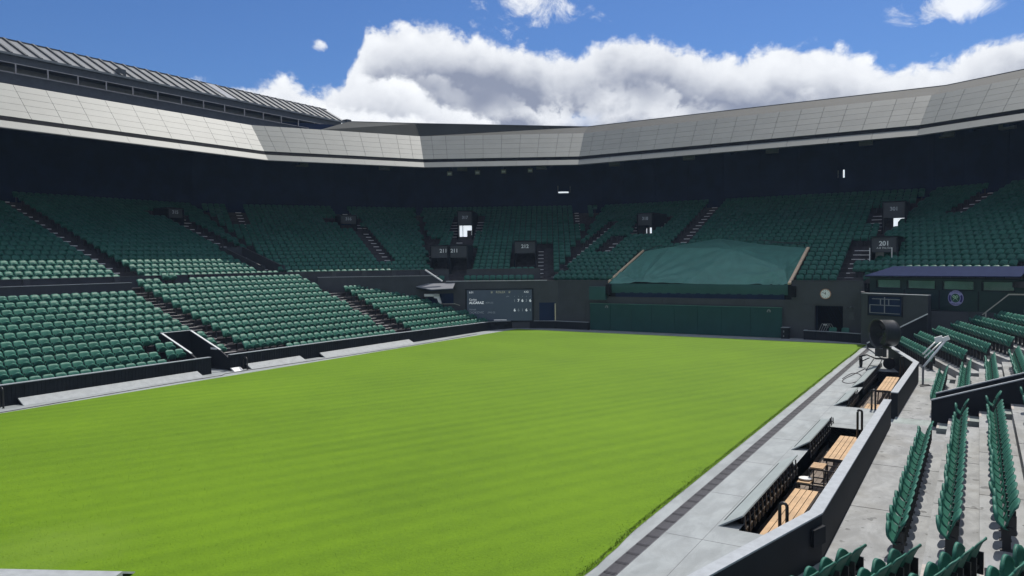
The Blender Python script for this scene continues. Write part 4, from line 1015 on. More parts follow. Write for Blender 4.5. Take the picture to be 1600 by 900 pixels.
# ------------------------------------------------------------------ right stand concrete
t = thing('right_stand', 'sunlit concrete stand with green seats behind the pit wall on the right', 'stand', (0, 20, 0))
b = B()
for i in range(0, 8):
    x0 = -2.31 if i == 0 else RX(i)-.40; x1 = RX(i)+.40
    b.box(x0, x1+(.0 if i < 7 else 6), 9.0 if i > 2 else (13.3 + .1*i), 27.0, -.7, RZ(i)); b.box(x0, x1+(.0 if i < 7 else 6), 27.95, 36.4 + .3*i, -.7, RZ(i))
obj('terrace', b, 'stand_floor', t)
b = B(); b.box(-2.31, 0, 26.99, 27.97, -.7, .088); b.box(-2.2, -1.0, 36.4, 37.5, -.7, .075); obj('walkway', b, 'stand_step', t)
b = B()
for k in range(8):
    p = T15*36.6 + N15*(8.6+.92*k-.40 if k else 7.25); 
    b.obox((p.x, p.y, -.7), (T15.x*12, T15.y*12, 0), (N15.x*(.92 if k else 1.85), N15.y*(.92 if k else 1.85), 0), (0, 0, .7+CZ(k)-.002*(k+1)))
obj('angled_terrace', b, 'stand_floor', t)
b = B()
for k in range(6):
    e = NEAR_END[min(k, 4)] + (N17*.8*(k-4) if k > 4 else Vector((0, 0)))
    p = e + T17*.25 - N17*(.42 if k else 1.5); p = p - T17*12
    b.obox((p.x, p.y, -.7), (T17.x*12, T17.y*12, 0), (N17.x*(.84 if k else 1.9), N17.y*(.84 if k else 1.9), 0), (0, 0, .7+RZ(k)-.004))
obj('near_terrace', b, 'stand_step', t)
b = B(); p = Vector((-2.36, 14.1)); b.prism([(-2.33, 14.2, -.7), (.2, 14.2, -.7), (.2, 9, -.7), (-3.6, 9.2, -.7)], (0, 0, .7+.075)); obj('corner_floor', b, 'stand_step', t)
# aisle half steps with pale nosings
for i in range(1, 6):
    for (yy_, w) in ((13.05, .95), (26.05, .85)):
        b = B(); x = RX(i)-.40; b.box(x-.30, x-.002, yy_, yy_+w, RZ(i-1), RZ(i-1)+.15); obj('stair_step', b, 'stand_step', t)
        b = B(); b.box(x-.302, x-.24, yy_, yy_+w, RZ(i-1)+.151, RZ(i-1)+.156); b.box(x-.002, x+.06, yy_, yy_+w, RZ(i)+.001, RZ(i)+.006); obj('nosing', b, 'dull_nosing', t)
for i in range(6):                                 # joints across the floor
    for y in (17.6, 21.4):
        b = B(); b.box(RX(i)-.40 if i else -2.31, RX(i)+.40, y, y+.012, RZ(i)+.001, RZ(i)+.004); obj('floor_joint', b, 'under_dark', t)
# tunnel walls
for (yw, zoff, lab) in ((27.0, 0., 'nearer sloping dark tunnel wall with pale top in the right stand'), (27.86, .0, 'farther sloping dark tunnel wall with pale top in the right stand')):
    t2 = thing('tunnel_wall', lab, 'wall', (-1.2, yw, 0), 'sloping tunnel walls in the right stand')
    x0 = -1.22 if yw < 27.5 else -1.13; z0 = .90 if yw < 27.5 else .98
    b = B(); b.prism([(x0, yw, -.7), (6.5, yw, -.7), (6.5, yw, z0+.35*(6.5-x0)), (x0, yw, z0)], (0, .09, 0)); obj('wall_panel', b, 'dark_paint', t2)
    b = B(); b.prism([(x0-.01, yw-.012, z0), (6.5, yw-.012, z0+.35*(6.5-x0)), (6.5, yw-.012, z0+.35*(6.5-x0)+.035), (x0-.01, yw-.012, z0+.035)], (0, .114, 0)); obj('wall_top', b, 'wall_cap', t2)
b = B(); b.box(-.9, 6.4, 27.1, 27.85, -.7, .0); tag(obj('tunnel_floor', b, 'under_dark'), 'dark floor of the tunnel between the two sloping walls', 'floor')

# wheeled drum fan
t = thing('drum_fan', 'large black drum fan on a wheeled frame beside the far right corner of lawn', 'fan', (-3.85, 40.6, 0))
FC = Vector((-3.82, 40.5, 1.70)); fa = Vector((-.76, -.65, 0)).normalized(); fs = Vector((-fa.y, fa.x, 0))
b = B(); prof = [(-.42, .60), (-.40, .64), (-.30, .645), (.30, .66), (.36, .69), (.42, .72), (.42, .70), (.34, .645), (-.40, .62)]
b.lathe(prof, FC, fa, 40, cap=False); obj('drum', b, 'drum_paint', t, True)
b = B()
for r in (.12, .22, .32, .42, .52, .60): b.tube([FC - fa*.36 + fs*r*math.cos(a) + Vector((0, 0, r*math.sin(a))) for a in np.linspace(0, 2*math.pi, 25)], .006, 4)
for k in range(12): a = k*math.pi/6; b.bar(FC - fa*.36, FC - fa*.36 + fs*.62*math.cos(a) + Vector((0, 0, .62*math.sin(a))), .01)
obj('grille', b, 'black_metal', t)
b = B(); b.lathe([(-.30, .16), (.02, .16), (.06, .10)], FC, fa, 20); obj('motor', b, 'drum_paint', t, True)
for k in range(6):
    a = k*math.pi/3 + .3; u_ = fs*math.cos(a) + Vector((0, 0, math.sin(a))); v_ = fa.cross(u_)
    b = B(); b.prism([FC + u_*.12 - v_*.05 + fa*.02, FC + u_*.58 - v_*.13 + fa*.08, FC + u_*.58 + v_*.12 - fa*.06, FC + u_*.12 + v_*.05 - fa*.02], fa*.012); obj('blade', b, 'black_metal', t)
b = B(); b.bar(FC + Vector((0, 0, -.68)), FC + Vector((0, 0, -1.15)), .16, .14); b.bar(FC + Vector((-.0, 0, -.66)) - fs*.45, FC + Vector((0, 0, -.66)) + fs*.45, .08)
b.obox(FC + Vector((-.42, -.1, -1.12)), (.34, 0, 0), (0, .22, 0), (0, 0, .36)); obj('mount', b, 'black_metal', t)
b = B(); zf = .42
b.tube([(-4.95, 40.5, .50), (-4.6, 40.5, .62), (-4.2, 40.5, .45), (-3.4, 40.6, .45), (-3.0, 40.7, .60), (-2.75, 40.8, .60)], .04, 8)
b.tube([(-4.25, 40.45, .5), (-4.5, 39.3, .02)], .022, 6); b.tube([(-3.9, 40.45, .5), (-4.05, 39.3, .02)], .022, 6); b.bar((-4.5, 39.3, .02), (-4.05, 39.3, .02), .03)
b.tube([(-4.4, 39.7, .2), (-3.98, 39.7, .2)], .016, 6); obj('frame', b, 'black_metal', t, True)
for (x, y, ax, r) in ((-4.88, 40.55, (1, .25, 0), .26), (-3.60, 40.25, (.45, -1, 0), .27)):
    w_ = obj('wheel', B().lathe([(-.05, r-.05), (-.05, r), (.05, r), (.05, r-.05)], (x, y, r), ax, 22), 'rubber', t)
    b = B(); b.lathe([(-.03, .02), (-.04, r-.06), (.04, r-.06), (.03, .02)], (x, y, r), ax, 16); obj('hub', b, 'red_hub', w_)
    b = B(); b.bar((x, y, r), (x*.5-2.05, 40.55, .47), .05); obj('axle_arm', b, 'black_metal', t)
b = B(); pts = [(-4.6, 39.9, .03), (-4.75, 38.6, .02), (-4.9, 37.2, .015), (-5.05, 36.0, .014), (-4.98, 35.2, .014), (-4.7, 34.9, .014), (-4.45, 35.4, .014), (-4.35, 36.8, .014), (-4.6, 38.0, .014), (-4.95, 38.3, .014), (-5.05, 37.2, .014), (-5.1, 36.2, .014)]
q = [Vector(p).lerp(Vector(pts[min(i+1, len(pts)-1)]), f_) for i, p in enumerate(pts) for f_ in (0, .33, .66)]
for _ in range(2): q = [q[0]] + [(q[i-1]+q[i]*2+q[i+1])/4 for i in range(1, len(q)-1)] + [q[-1]]
b.tube(q, .016, 6); tag(obj('cable', b, 'cable', None, True), 'looped black cable lying on the deck in front of the fan', 'cable')

# folded white camera arm behind the wall
t = thing('camera_jib', 'folded white camera jib with two box heads leaning over the right stand', 'camera jib', (-1.9, 35.7, .1))
def tb(p, q, r, nm='arm_tube', m_='white_paint'): bb = B(); bb.tube([p, q], r, 8); obj(nm, bb, m_, t, True)
tb((-1.93, 35.8, .78), (-1.10, 36.3, 1.95), .05); tb((-1.97, 36.2, 1.28), (-1.45, 36.5, 1.86), .035); tb((-1.90, 36.1, 1.15), (-1.30, 36.6, 1.80), .028); tb((-1.85, 35.9, .9), (-1.4, 36.3, 1.45), .022, 'arm_tube', 'pale_metal')
for p, d_ in (((-1.50, 36.25, 1.76), (.28, .22, .22)), ((-1.20, 36.2, 1.84), (.22, .2, .16))):
    bb = B(); p = Vector(p); bb.obox(p, (d_[0], 0, .10), (0, d_[1], 0), (-.06, 0, d_[2])); obj('head_box', bb, 'white_paint', t)
bb = B(); bb.box(-1.97, -1.89, 35.75, 35.84, .07, .82); obj('base', bb, 'pale_metal', t)
bb = B(); bb.prism([(-1.98, 34.9, .085), (-1.62, 35.3, .085), (-1.72, 35.6, .085), (-2.02, 35.4, .085)], (0, 0, .03)); obj('foot_plate', bb, 'black_metal', t)

# ================================================================== UPPER TIER
t = thing('upper_stand', 'shaded upper tier of green seats wrapping the far end beneath the roof', 'stand', (-18, 60, 4))
b = B()
for i in range(NR):
    p0 = off(.8*i-.55 if i else -1.0); p1 = off(.8*i+.26)
    for k in range(6):
        v = [(p0[k][0], p0[k][1], UZ(i)), (p0[k+1][0], p0[k+1][1], UZ(i)), (p1[k+1][0], p1[k+1][1], UZ(i)), (p1[k][0], p1[k][1], UZ(i))]
        b.add(v + [(x, y, z-.31) for x, y, z in v[:2]], [(0, 1, 2, 3), (4, 5, 1, 0)])
for i in (-2, -1):
    for k, l0, l1 in ((3, -.3, 4.95), (3, 18.3, 21.6), (2, 8.4, 10.6)):
        a, tt, nn, L = FT[k]; p = a + tt*l0 + nn*(.8*i-.55 if i == -1 else -2.4); w = .8 if i == -1 else 1.04
        b.obox((p.x, p.y, UZ(i)-.5), (tt.x*(l1-l0), tt.y*(l1-l0), 0), (nn.x*w, nn.y*w, 0), (0, 0, .5))
a, tt, nn, L = FT[2]; p = a + tt*-1.8 - nn*2.4; b.obox((p.x, p.y, UZ(-2)-.5), (tt.x*10.2, tt.y*10.2, 0), (nn.x*1.3, nn.y*1.3, 0), (0, 0, .5))
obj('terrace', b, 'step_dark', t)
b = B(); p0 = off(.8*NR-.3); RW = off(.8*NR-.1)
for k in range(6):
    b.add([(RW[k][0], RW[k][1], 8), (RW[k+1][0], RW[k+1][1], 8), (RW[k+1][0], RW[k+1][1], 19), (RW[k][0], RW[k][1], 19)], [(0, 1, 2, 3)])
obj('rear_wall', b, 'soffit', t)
# openings in the rear wall (louvre panels and bright slots)
for k in range(1, 5):
    a, tt, nn, L = FT[k]; d = .8*NR-.14
    for al in np.arange(-2, L+4, 3.4):
        p = a + tt*al + nn*(d-.06); b = B(); b.obox((p.x, p.y, 10.6), (tt.x*.18, tt.y*.18, 0), (nn.x*.05, nn.y*.05, 0), (0, 0, 4.6)); obj('pier', b, 'soffit', t)
def rear_mark(px_al, k, z0, w, h, m_, nm):
    a, tt, nn, L = FT[k]; p = a + tt*px_al + nn*(.8*NR-.2); b = B(); b.obox((p.x, p.y, z0), (tt.x*w, tt.y*w, 0), (nn.x*.05, nn.y*.05, 0), (0, 0, h)); obj(nm, b, m_, t)
rear_mark(10.45, 2, 12.25, 1.05, .14, 'daylight', 'lit_slot'); rear_mark(10.38, 2, 12.25, .05, .75, 'pale_metal', 'lit_slot'); rear_mark(11.6, 2, 12.25, .10, .7, 'pale_metal', 'lit_slot')
rear_mark(18.4, 3, 12.25, .10, .65, 'pale_metal', 'lit_slot'); rear_mark(18.85, 3, 12.25, .12, .68, 'daylight', 'lit_slot')
# stairs
ST = B(); ST.box(0, 1, -.28, 0, 0, .152); stm = ST.mesh('stair_step', 'step_dark')
NS = B(); NS.box(0, 1, -.035, .03, -.045, .006); nsm = NS.mesh('nosing', 'nosing')
for (k, al, w, r0, r1) in AISLES:
    a, tt, nn, L = FT[k]
    if k == 0 and al < 20.5 and al > 10: pass
    for i in range(max(r0, -2), min(r1, NR-1)+1):
        p = a + tt*(al-w/2+.05) + nn*(.8*i-.55)
        mm = Matrix(((tt.x*(w-.1), nn.x, 0, p.x), (tt.y*(w-.1), nn.y, 0, p.y), (0, 0, 1, UZ(i)-.305), (0, 0, 0, 1)))
        if i > r0:
            o = link('stair_step', stm, t); o.matrix_parent_inverse = t.matrix_basis.inverted(); o.matrix_basis = mm
        side = 1 if k in (0, 1) else 0
        m2 = Matrix(((tt.x*w*.42, nn.x, 0, p.x + tt.x*side*w*.5), (tt.y*w*.42, nn.y, 0, p.y + tt.y*side*w*.5), (0, 0, 1, UZ(i)+.008), (0, 0, 0, 1)))
        o = link('nosing', nsm, t); o.matrix_parent_inverse = t.matrix_basis.inverted(); o.matrix_basis = m2

for (k, a0, a1, r0, r1, sign, lit) in VOMS:
    if sign is None or sign in ('212', '211'): continue
    a, tt, nn, L = FT[k]
    for al0 in (a0-1.0, a1+.08):
        for i in range(r0+2, r1+1):
            p = a + tt*al0 + nn*(.8*i-.55)
            for dz, dn in ((-.305, 0), (0, -.02)):
                mm = Matrix(((tt.x*.9, nn.x, 0, p.x + nn.x*dn), (tt.y*.9, nn.y, 0, p.y + nn.y*dn), (0, 0, 1, UZ(i)+dz), (0, 0, 0, 1)))
                o = link('stair_step' if dz else 'nosing', stm if dz else nsm, t); o.matrix_parent_inverse = t.matrix_basis.inverted(); o.matrix_basis = mm

# vomitories
VL = {'315': 'dark entrance box 315 high in the left part of the upper tier', '316': 'dark entrance box signed 316 in the far left corner of the upper tier',
      '317': 'upper entrance box signed 317 with daylight in its doorway', '212': 'dark square entrance box signed 212 above the scoreboard end',
      '318': 'upper entrance box signed 318 with daylight showing beneath', '201': 'entrance box signed 201 right of the green tarpaulin', '301': 'upper entrance box signed 301 above the box signed 201'}
n211 = 0
for (k, a0, a1, r0, r1, sign, lit) in VOMS:
    a, tt, nn, L = FT[k]
    if sign == '211': lab = ('left of the two dark entrance boxes signed 211', 'right of the two dark entrance boxes signed 211')[n211]; n211 += 1
    elif sign is None: lab = 'open topped dark entrance well at the front of the upper tier by the corner'
    else: lab = VL[sign]
    df = .8*r0 - .55; dr = .8*r1 + .2; zb = UZ(r0)-.05; zt = UZ(r1) + .86
    def q(al, d, z): p = a + tt*al + nn*d; return (p.x, p.y, z)
    t = thing('entrance', lab, 'entrance', q((a0+a1)/2, df, zb), 'entrances in the upper tier')
    th = .09
    if sign is None:
        for al in (a0, a1-th):
            b = B(); e = Vector(q(al+th, df, 0))-Vector(q(al, df, 0)); b.prism([q(al, df, zb), q(al, dr, zb), q(al, dr, zt), q(al, df+.5, UZ(r0)+.95), q(al, df, UZ(r0)+.95)], e); obj('side_wall', b, 'dark_panel', t)
        b = B(); b.obox(q(a0, dr, zb), Vector(q(a1, dr, zb))-Vector(q(a0, dr, zb)), Vector(q(a0, dr+.08, zb))-Vector(q(a0, dr, zb)), (0, 0, zt-zb)); obj('back_wall', b, 'dark_panel', t)
        b = B(); b.obox(q(a0, df, zb), Vector(q(a1, df, zb))-Vector(q(a0, df, zb)), Vector(q(a0, dr, zb))-Vector(q(a0, df, zb)), (0, 0, .06)); obj('floor', b, 'under_dark', t)
        for al in (a0-.02, a1-th-.02):
            b = B(); b.bar(q(al+.06, df+.5, UZ(r0)+.97), q(al+.06, dr, zt+.02), .12, .04); obj('rail', b, 'gantry', t)
        continue
    hz = zb + (zt-zb)*(.63 if r0 < 9 else .57)                 # bottom of the sign header
    fz = df + .8*(1.2 if r0 < 9 else 1.6)                      # header stands a little back
    for al in (a0, a1-th):
        b = B(); e = Vector(q(al+th, df, 0))-Vector(q(al, df, 0))
        b.prism([q(al, fz-.1, zb), q(al, dr, zb), q(al, dr, zt), q(al, fz-.1, zt-.06)], e); obj('side_wall', b, 'dark_paint', t)
    b = B(); b.obox(q(a0+th, fz, hz), Vector(q(a1-th, fz, hz))-Vector(q(a0+th, fz, hz)), Vector(q(a0, fz+.1, hz))-Vector(q(a0, fz, hz)), (0, 0, zt-.04-hz)); obj('sign_panel', b, 'dark_panel', t)
    b = B(); b.obox(q(a0, fz-.1, zt), Vector(q(a1, fz-.1, zt))-Vector(q(a0, fz-.1, zt)), Vector(q(a0, dr, zt))-Vector(q(a0, fz-.1, zt)), (0, 0, .05)); obj('roof', b, 'dark_paint', t)
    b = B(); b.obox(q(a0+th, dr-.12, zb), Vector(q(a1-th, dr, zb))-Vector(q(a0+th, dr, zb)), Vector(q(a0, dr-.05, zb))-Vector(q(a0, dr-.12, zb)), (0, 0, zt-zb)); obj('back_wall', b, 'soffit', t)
    if lit:
        W_ = a1-a0-2*th; x0 = a0+th
        for (f0_, f1_, z0_, z1_) in ((.0, .22, 0, 1), (.27, .56, 0, 1), (.56, 1.0, .72, 1), (.90, 1.0, .45, .72)) if sign == '317' else ((.55, .75, .0, .85), (.75, .97, .45, .85), (.30, .33, 0, .8)) if sign == '318' else ((.42, .62, 0, 1), (.62, 1.0, .80, 1), (.94, 1.0, .6, .8)):
            b = B(); zz0 = zb+.1+(hz-zb-.1)*z0_; zz1 = zb+.1+(hz-zb-.1)*z1_
            b.obox(q(x0+W_*f0_, fz+1.0, zz0), Vector(q(x0+W_*f1_, fz, 0))-Vector(q(x0+W_*f0_, fz, 0)), Vector(q(a0, .03, 0))-Vector(q(a0, 0, 0)), (0, 0, zz1-zz0)); obj('daylight_opening', b, 'daylight', t)
        b = B(); b.obox(q(x0, fz+.9, zb), Vector(q(x0+W_*.36, fz, 0))-Vector(q(x0, fz, 0)), Vector(q(a0, .03, 0))-Vector(q(a0, 0, 0)), (0, 0, .02)); obj('sill', b, 'gantry', t)
    elif sign == '201':
        b = B(); b.obox(q(a0+.25, fz+.5, zb), Vector(q(a0+.75, fz, 0))-Vector(q(a0+.25, fz, 0)), Vector(q(a0, .04, 0))-Vector(q(a0, 0, 0)), (0, 0, hz-zb)); obj('door', b, 'gantry_light', t)
        for al in (a0-.02, a1-.35):
            b = B(); b.bar(q(al, fz-.14, zb+.2), q(al, fz-.14, hz+.3), .05); obj('jamb_strip', b, 'white_paint', t)
    tr = (tt.x, tt.y, 0); mid = (a0+a1)/2
    text(sign, q(mid - (.35 if sign == '211' and n211 == 2 else -.35 if sign == '211' else 0), fz-.006, (hz+zt)/2+.06), tr, (0, 0, 1), .42 if r0 < 9 else .38, 'sign_text' if r0 < 9 else 'dim_text', t, 'lettering', 'CENTER', .010)
    if sign == '201': text('A-B This Exit', q(mid, fz-.006, hz+.28), tr, (0, 0, 1), .17, 'sign_text', t)

b = B()
Pf = off(-.62)
for k in (3, 4, 5):
    b.add([(Pf[k][0], Pf[k][1], -1.2), (Pf[k+1][0], Pf[k+1][1], -1.2), (Pf[k+1][0], Pf[k+1][1], 3.9), (Pf[k][0], Pf[k][1], 3.9)], [(0, 1, 2, 3)])
b.box(-30, -6.0, 53.9, 54.1, -1.2, 3.3)
obj('understructure', b, 'under_dark', t)

# ================================================================== ROOF
RPOLY = [(-47.56, 2.0), (-47.56, 22.0), (-47.56, 41.0), (-40.94, 52.26), (-29.47, 58.93), (-3.68, 58.90), (2.25, 55.47), (8.2, 52.05), (13.8, 42.3)]
RZ0 = [13.28, 13.35, 13.46, 13.51, 13.55, 13.60, 13.52, 13.5, 13.45]
def ring(out, up_): return [(p[0], p[1], z+up_) for p, z in zip(off(out, RPOLY), RZ0)]
LB, LT_, FB, FTp = ring(0, 0), ring(.45, .48), ring(.63, .755), ring(2.8, 3.11)
RLAB = {1: 'brightest roof edge section with pale panels along the left side', 2: 'roof edge section of grey panels in the far left corner', 3: 'short roof edge section between the corner and the far end',
        4: 'long roof edge section of grey panels over the far end', 5: 'roof edge section of grey panels rising at the far right', 0: 'roof edge section of pale panels continuing out of view on the left', 6: 'roof edge section of grey panels continuing out of view on the right'}
NCOL = {0: 11, 1: 11, 2: 11, 3: 11, 4: 20, 5: 6, 6: 6}
NCOL = {0: 11, 1: 11, 2: 10, 3: 10, 4: 18, 5: 5, 6: 5}
for k in range(7):
    if k == 0:
        t = None
    t = thing('roof_edge', RLAB[k], 'roof', LB[k], 'roof edge sections round the stadium')
    a0, a1 = Vector(FB[k]), Vector(FB[k+1]); c0, c1 = Vector(FTp[k]), Vector(FTp[k+1])
    nrm = (a1-a0).cross(c0-a0).normalized()       # towards the court / up
    if nrm.z < 0: nrm = -nrm
    nc = NCOL[k]
    w = np.ones(nc)
    if k in (2, 3, 4): w[0] = w[-1] = .6; w[1] = w[-2] = .75
    if k == 1: w[-1] = .6; w[-2] = .75
    if k == 5: w[0] = .6; w[1] = .75
    e = np.concatenate([[0], np.cumsum(w)/w.sum()])
    # columns stand square to the edge: the ends are cut by the hips
    gx, gy = .0028, .010
    wt_ = np.array([1.]*nc)
    for r in range(5):
        for q in range(nc):
            u0, u1 = e[q], e[q+1]; du = .011/(a1-a0).length; v0, v1 = r/5, (r+1)/5; dv = .010/(c0-a0).length
            def pt(u, v): return a0.lerp(a1, u).lerp(c0.lerp(c1, u), v)
            b = B(); jit = float(rng.normal(0, .0012)); P4 = [pt(u0+du, v0+dv) + nrm*(.03+jit), pt(u1-du, v0+dv) + nrm*(.03+jit), pt(u1-du, v1-dv) + nrm*(.03-jit), pt(u0+du, v1-dv) + nrm*(.03-jit)]
            b.prism(P4, -nrm*.03); obj('panel', b, 'fascia', t)
    b = B(); b.quad(a0 - nrm*.06, a1 - nrm*.06, c1 - nrm*.06, c0 - nrm*.06); obj('backing', b, 'fascia_back', t)
    b = B(); b.quad(LT_[k], LT_[k+1], FB[k+1], FB[k]); obj('groove', b, 'under_dark', t)
    l0, l1, m0, m1 = (Vector(x) for x in (LB[k], LB[k+1], LT_[k], LT_[k+1]))
    h = Vector((nrm.x, nrm.y, 0)).normalized()
    nl = max(2, nc//2)
    for q in range(nl):
        u0, u1 = q/nl, (q+1)/nl; g_ = .004 if 0 < q else 0
        b = B(); P4 = [l0.lerp(l1, u0+g_*.2), l0.lerp(l1, u1), m0.lerp(m1, u1), m0.lerp(m1, u0+g_*.2)]; b.prism(P4, -nrm*.08 if True else h); obj('lip_panel', b, 'fascia', t)
    b = B(); b.tube([l0 + Vector((0, 0, -.03)), l1 + Vector((0, 0, -.03))], .05, 8); obj('edge_tube', b, 'gantry', t)
# soffit and back of the roof
SB = off(.8*NR-.1); 
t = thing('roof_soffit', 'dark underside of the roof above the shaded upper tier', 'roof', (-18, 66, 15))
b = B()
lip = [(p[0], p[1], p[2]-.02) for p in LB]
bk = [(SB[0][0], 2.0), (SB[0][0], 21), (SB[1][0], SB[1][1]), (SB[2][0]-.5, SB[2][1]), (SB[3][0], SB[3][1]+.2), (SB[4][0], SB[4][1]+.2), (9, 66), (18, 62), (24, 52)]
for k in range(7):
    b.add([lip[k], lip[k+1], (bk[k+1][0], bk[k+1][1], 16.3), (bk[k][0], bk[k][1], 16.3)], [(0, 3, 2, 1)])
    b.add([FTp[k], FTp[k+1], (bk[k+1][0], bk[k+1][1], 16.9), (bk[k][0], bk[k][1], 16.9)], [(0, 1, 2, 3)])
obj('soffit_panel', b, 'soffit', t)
for k in range(1, 6):
    for u in (.2, .5, .8):
        p = Vector(lip[k]).lerp(Vector(lip[k+1]), u); q_ = Vector((bk[k][0], bk[k][1], 16.3)).lerp(Vector((bk[k+1][0], bk[k+1][1], 16.3)), u)
        b = B(); b.bar(p.lerp(q_, .05) + Vector((0, 0, -.1)), q_ + Vector((0, 0, -.3)), .3, .4); obj('beam', b, 'soffit', t)
NSP = 0
for k in range(2, 6):
    for u in (.25, .75) if k != 4 else (.12, .37, .62, .87):
        p = Vector(lip[k]).lerp(Vector(lip[k+1]), u); n_ = Vector((bk[k][0], bk[k][1], 16.3)).lerp(Vector((bk[k+1][0], bk[k+1][1], 16.3)), u) - p; n_.z = 0; n_.normalize()
        b = B(); p = p + n_*1.5 + Vector((0, 0, -.15)); w_ = n_.cross(Vector((0, 0, 1))); b.obox(p - w_*.45, w_*.9, n_*.4, (0, 0, .32)); tag(obj('speaker', b, 'gantry'), 'small dark loudspeaker under the roof edge, %s from the left corner' % ORD[NSP], 'speaker', 'loudspeakers hung under the roof edge'); NSP += 1
# four little lit boxes under the far left roof
for k, (px_, x) in enumerate(((0, -41.3), (1, -39.35), (2, -37.5), (3, -35.6))):
    p = Vector((x, 54.85 + (x+41.3)*.86*.98 + 1.2, 13.15 + .11*k))
    t = thing('light_box', ('leftmost', 'second', 'third', 'rightmost')[k] + ' of the four small pale boxes hung under the roof', 'light box', p, 'small boxes hung under the roof')
    tt = FT[2][1]; nn = FT[2][2]; b = B(); b.obox(p, (tt.x*.44, tt.y*.44, 0), (nn.x*.2, nn.y*.2, 0), (0, 0, .36)); obj('housing', b, 'gantry_light', t)
    b = B(); b.obox(p + Vector((tt.x*.06-nn.x*.01, tt.y*.06-nn.y*.01, .08)), (tt.x*.32, tt.y*.32, 0), (nn.x*.008, nn.y*.008, 0), (0, 0, .16)); obj('panel', b, 'pale_cap', t)
    b = B(); b.bar(p + Vector((tt.x*.22, tt.y*.22, .36)), p + Vector((tt.x*.22, tt.y*.22, 1.4)), .04); obj('hanger', b, 'black_metal', t)
# upper roof band round the far end
BP = [(-48.46, 51.01, 18.03), (-43.6, 54.75, 17.9), (-31.38, 64.85, 17.8), (-2.19, 64.92, 17.9), (5.6, 60.42, 17.85), (12.0, 56.7, 17.8)]
_q = ring(2.85, 3.12); FQ = [(-47.6, 46.6, 16.6), _q[3], _q[4], _q[5], _q[6], _q[7]]
t = thing('roof_band', 'plain grey upper roof band above the panelled edge at the far end', 'roof', (-18, 67, 17.5), 'roof edge sections round the stadium')
for k in range(5):
    b = B(); a0, a1, c1, c0 = (Vector(x) for x in (FQ[k], FQ[k+1], BP[k+1], BP[k]))
    b.quad(a0, a1, c1, c0); obj('roof_sheet', b, 'roof_band', t)
    b = B(); b.bar(c0, c1, .10, .08); obj('ridge', b, 'gantry', t)
b = B()
for k in range(5):
    c0, c1 = BP[k], BP[k+1]; b.add([c0, c1, (c1[0]+2*(c1[0]+18)/30, c1[1]+8, 17.0), (c0[0]+6*(c0[0]+18)/30, c0[1]+8, 17.0)], [(0, 1, 2, 3)])
obj('rear_slope', b, 'roof_band', t)

# parked sliding roof on the left, with its gantry
GXf = -56.0
t = thing('sliding_roof', 'parked ribbed sliding roof and service walkway above the left side', 'roof', (GXf, 40, 17))
Y0, Y1 = -4, 58.9
b = B(); b.box(-62, GXf, Y0, Y1, 16.6, 18.05); b.box(-57.6, GXf-.2, Y0, Y1-4, 18.05, 18.5); obj('lower_beam', b, 'gantry', t)
b = B(); b.box(GXf, GXf+.12, Y0, Y1-1, 17.72, 18.02); obj('beam_flange', b, 'gantry', t)
b = B(); b.box(-57.6, -57.4, Y0, Y1-1, 18.5, 19.3); obj('walkway_wall', b, 'gantry_light', t)
b = B(); b.box(-57.4, GXf-.05, Y0, Y1-1, 19.22, 19.74); b.box(-57.6, -57.4, Y0, Y1-1, 19.3, 19.74); obj('upper_beam', b, 'gantry', t)
for z in (18.52, 19.17):
    b = B(); b.bar((GXf+.02, Y0, z), (GXf+.02, Y1-1, z), .05, .05); obj('rail', b, 'rail_metal', t)
pb_ = B(); pb_.box(-.04, .04, -.04, .04, 0, .68); pm_ = pb_.mesh('rail_post', 'rail_metal')
for y in np.arange(10, Y1-1, 2.1):
    o = link('rail_post', pm_, t); o.matrix_parent_inverse = t.matrix_basis.inverted(); o.location = (GXf+.02, y, 18.5)
eave = (GXf+.05, 19.76); rdg = (-59.2, 21.55)
b = B(); b.add([(eave[0], Y0, eave[1]), (eave[0], Y1, eave[1]), (rdg[0], Y1, rdg[1]), (rdg[0], Y0, rdg[1])], [(0, 1, 2, 3)])
b.add([(rdg[0], Y0, rdg[1]), (rdg[0], Y1, rdg[1]), (-66, Y1, 21.0), (-66, Y0, 21.0)], [(0, 1, 2, 3)]); obj('roof_sheet', b, 'roof_sheet', t)
b = B(); b.bar((eave[0]+.04, Y0, eave[1]), (eave[0]+.04, Y1, eave[1]), .16, .14); obj('eave', b, 'gantry_light', t)
b = B(); b.bar((rdg[0], Y0, rdg[1]), (rdg[0], Y1, rdg[1]), .2, .12); obj('ridge', b, 'gantry', t)
rb_ = B(); rb_.bar((eave[0]-.1, 0, eave[1]+.13), (rdg[0], 0, rdg[1]+.07), .10, .16, (0, 1, 0)); rm_ = rb_.mesh('roof_rib', 'gantry')
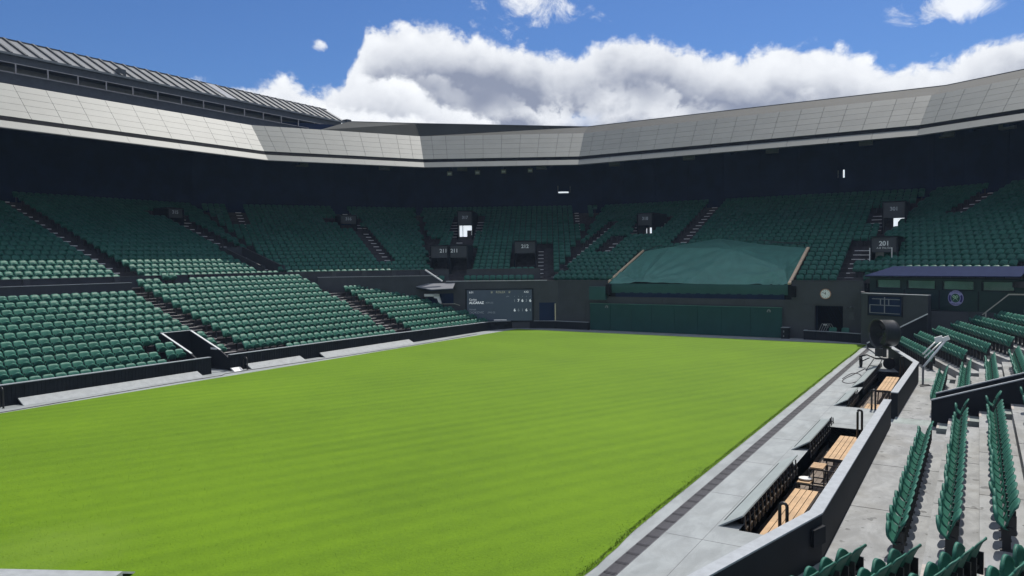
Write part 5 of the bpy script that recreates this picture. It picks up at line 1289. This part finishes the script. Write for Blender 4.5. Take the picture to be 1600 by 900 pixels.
for y in np.arange(8, Y1, .98):
    if 44.0 < y < 45.2: continue
    o = link('roof_rib', rm_, t); o.matrix_parent_inverse = t.matrix_basis.inverted(); o.location = (0, y, 0)
b = B(); b.add([(eave[0]-.05, 44.0, eave[1]+.10), (eave[0]-.05, 45.0, eave[1]+.10), (rdg[0], 45.0, rdg[1]+.08), (rdg[0], 44.0, rdg[1]+.08)], [(0, 1, 2, 3)]); obj('roof_light', b, 'pale_metal', t)
b = B(); b.box(-56.7, -56.3, 34.3, 34.9, 19.95, 20.45); tag(obj('roof_unit', b, 'gantry'), 'small dark unit standing on the ribbed sliding roof', 'roof unit')
b = B(); b.box(GXf-.3, GXf+.4, Y1-.6, Y1, 18.4, 20.1); obj('end_bracket', b, 'gantry', t)
b = B(); b.bar((-49.0, 51.5, 17.4), (-47.3, 53.6, 17.55), .08); b.bar((-49.0, 51.2, 17.1), (-47.2, 53.3, 17.2), .08); obj('stay', b, 'rail_metal', t)

# flat lettering becomes plain mesh
dg = bpy.context.evaluated_depsgraph_get(); dg.update()
for o in [o for o in SC.objects if o.type == 'FONT']:
    me = bpy.data.meshes.new_from_object(o.evaluated_get(dg)); nm = o.name.split('.')[0]
    n = bpy.data.objects.new(nm, me); COL.objects.link(n); n.parent = o.parent
    n.matrix_parent_inverse = o.matrix_parent_inverse.copy(); n.matrix_basis = o.matrix_basis.copy()
    bpy.data.objects.remove(o)

# blue haze volume added to lift the dark stands, like lens flare
b = B(); b.box(-150, 150, -95, 195, -2.4, 22.6)
hz = obj('added_haze', b, 'under_dark'); hz['kind'] = 'stuff'
hm = bpy.data.materials.new('added_haze'); hm.use_nodes = True; t = NT(hm.node_tree)
vol = t.n('ShaderNodeVolumePrincipled'); vol.inputs['Color'].default_value = (.50, .70, 1.0, 1); vol.inputs['Density'].default_value = .00036; vol.inputs['Anisotropy'].default_value = .2
o_ = t.n('ShaderNodeOutputMaterial'); t.l(vol.outputs[0], o_.inputs['Volume'])
hz.data.materials.clear(); hz.data.materials.append(hm)
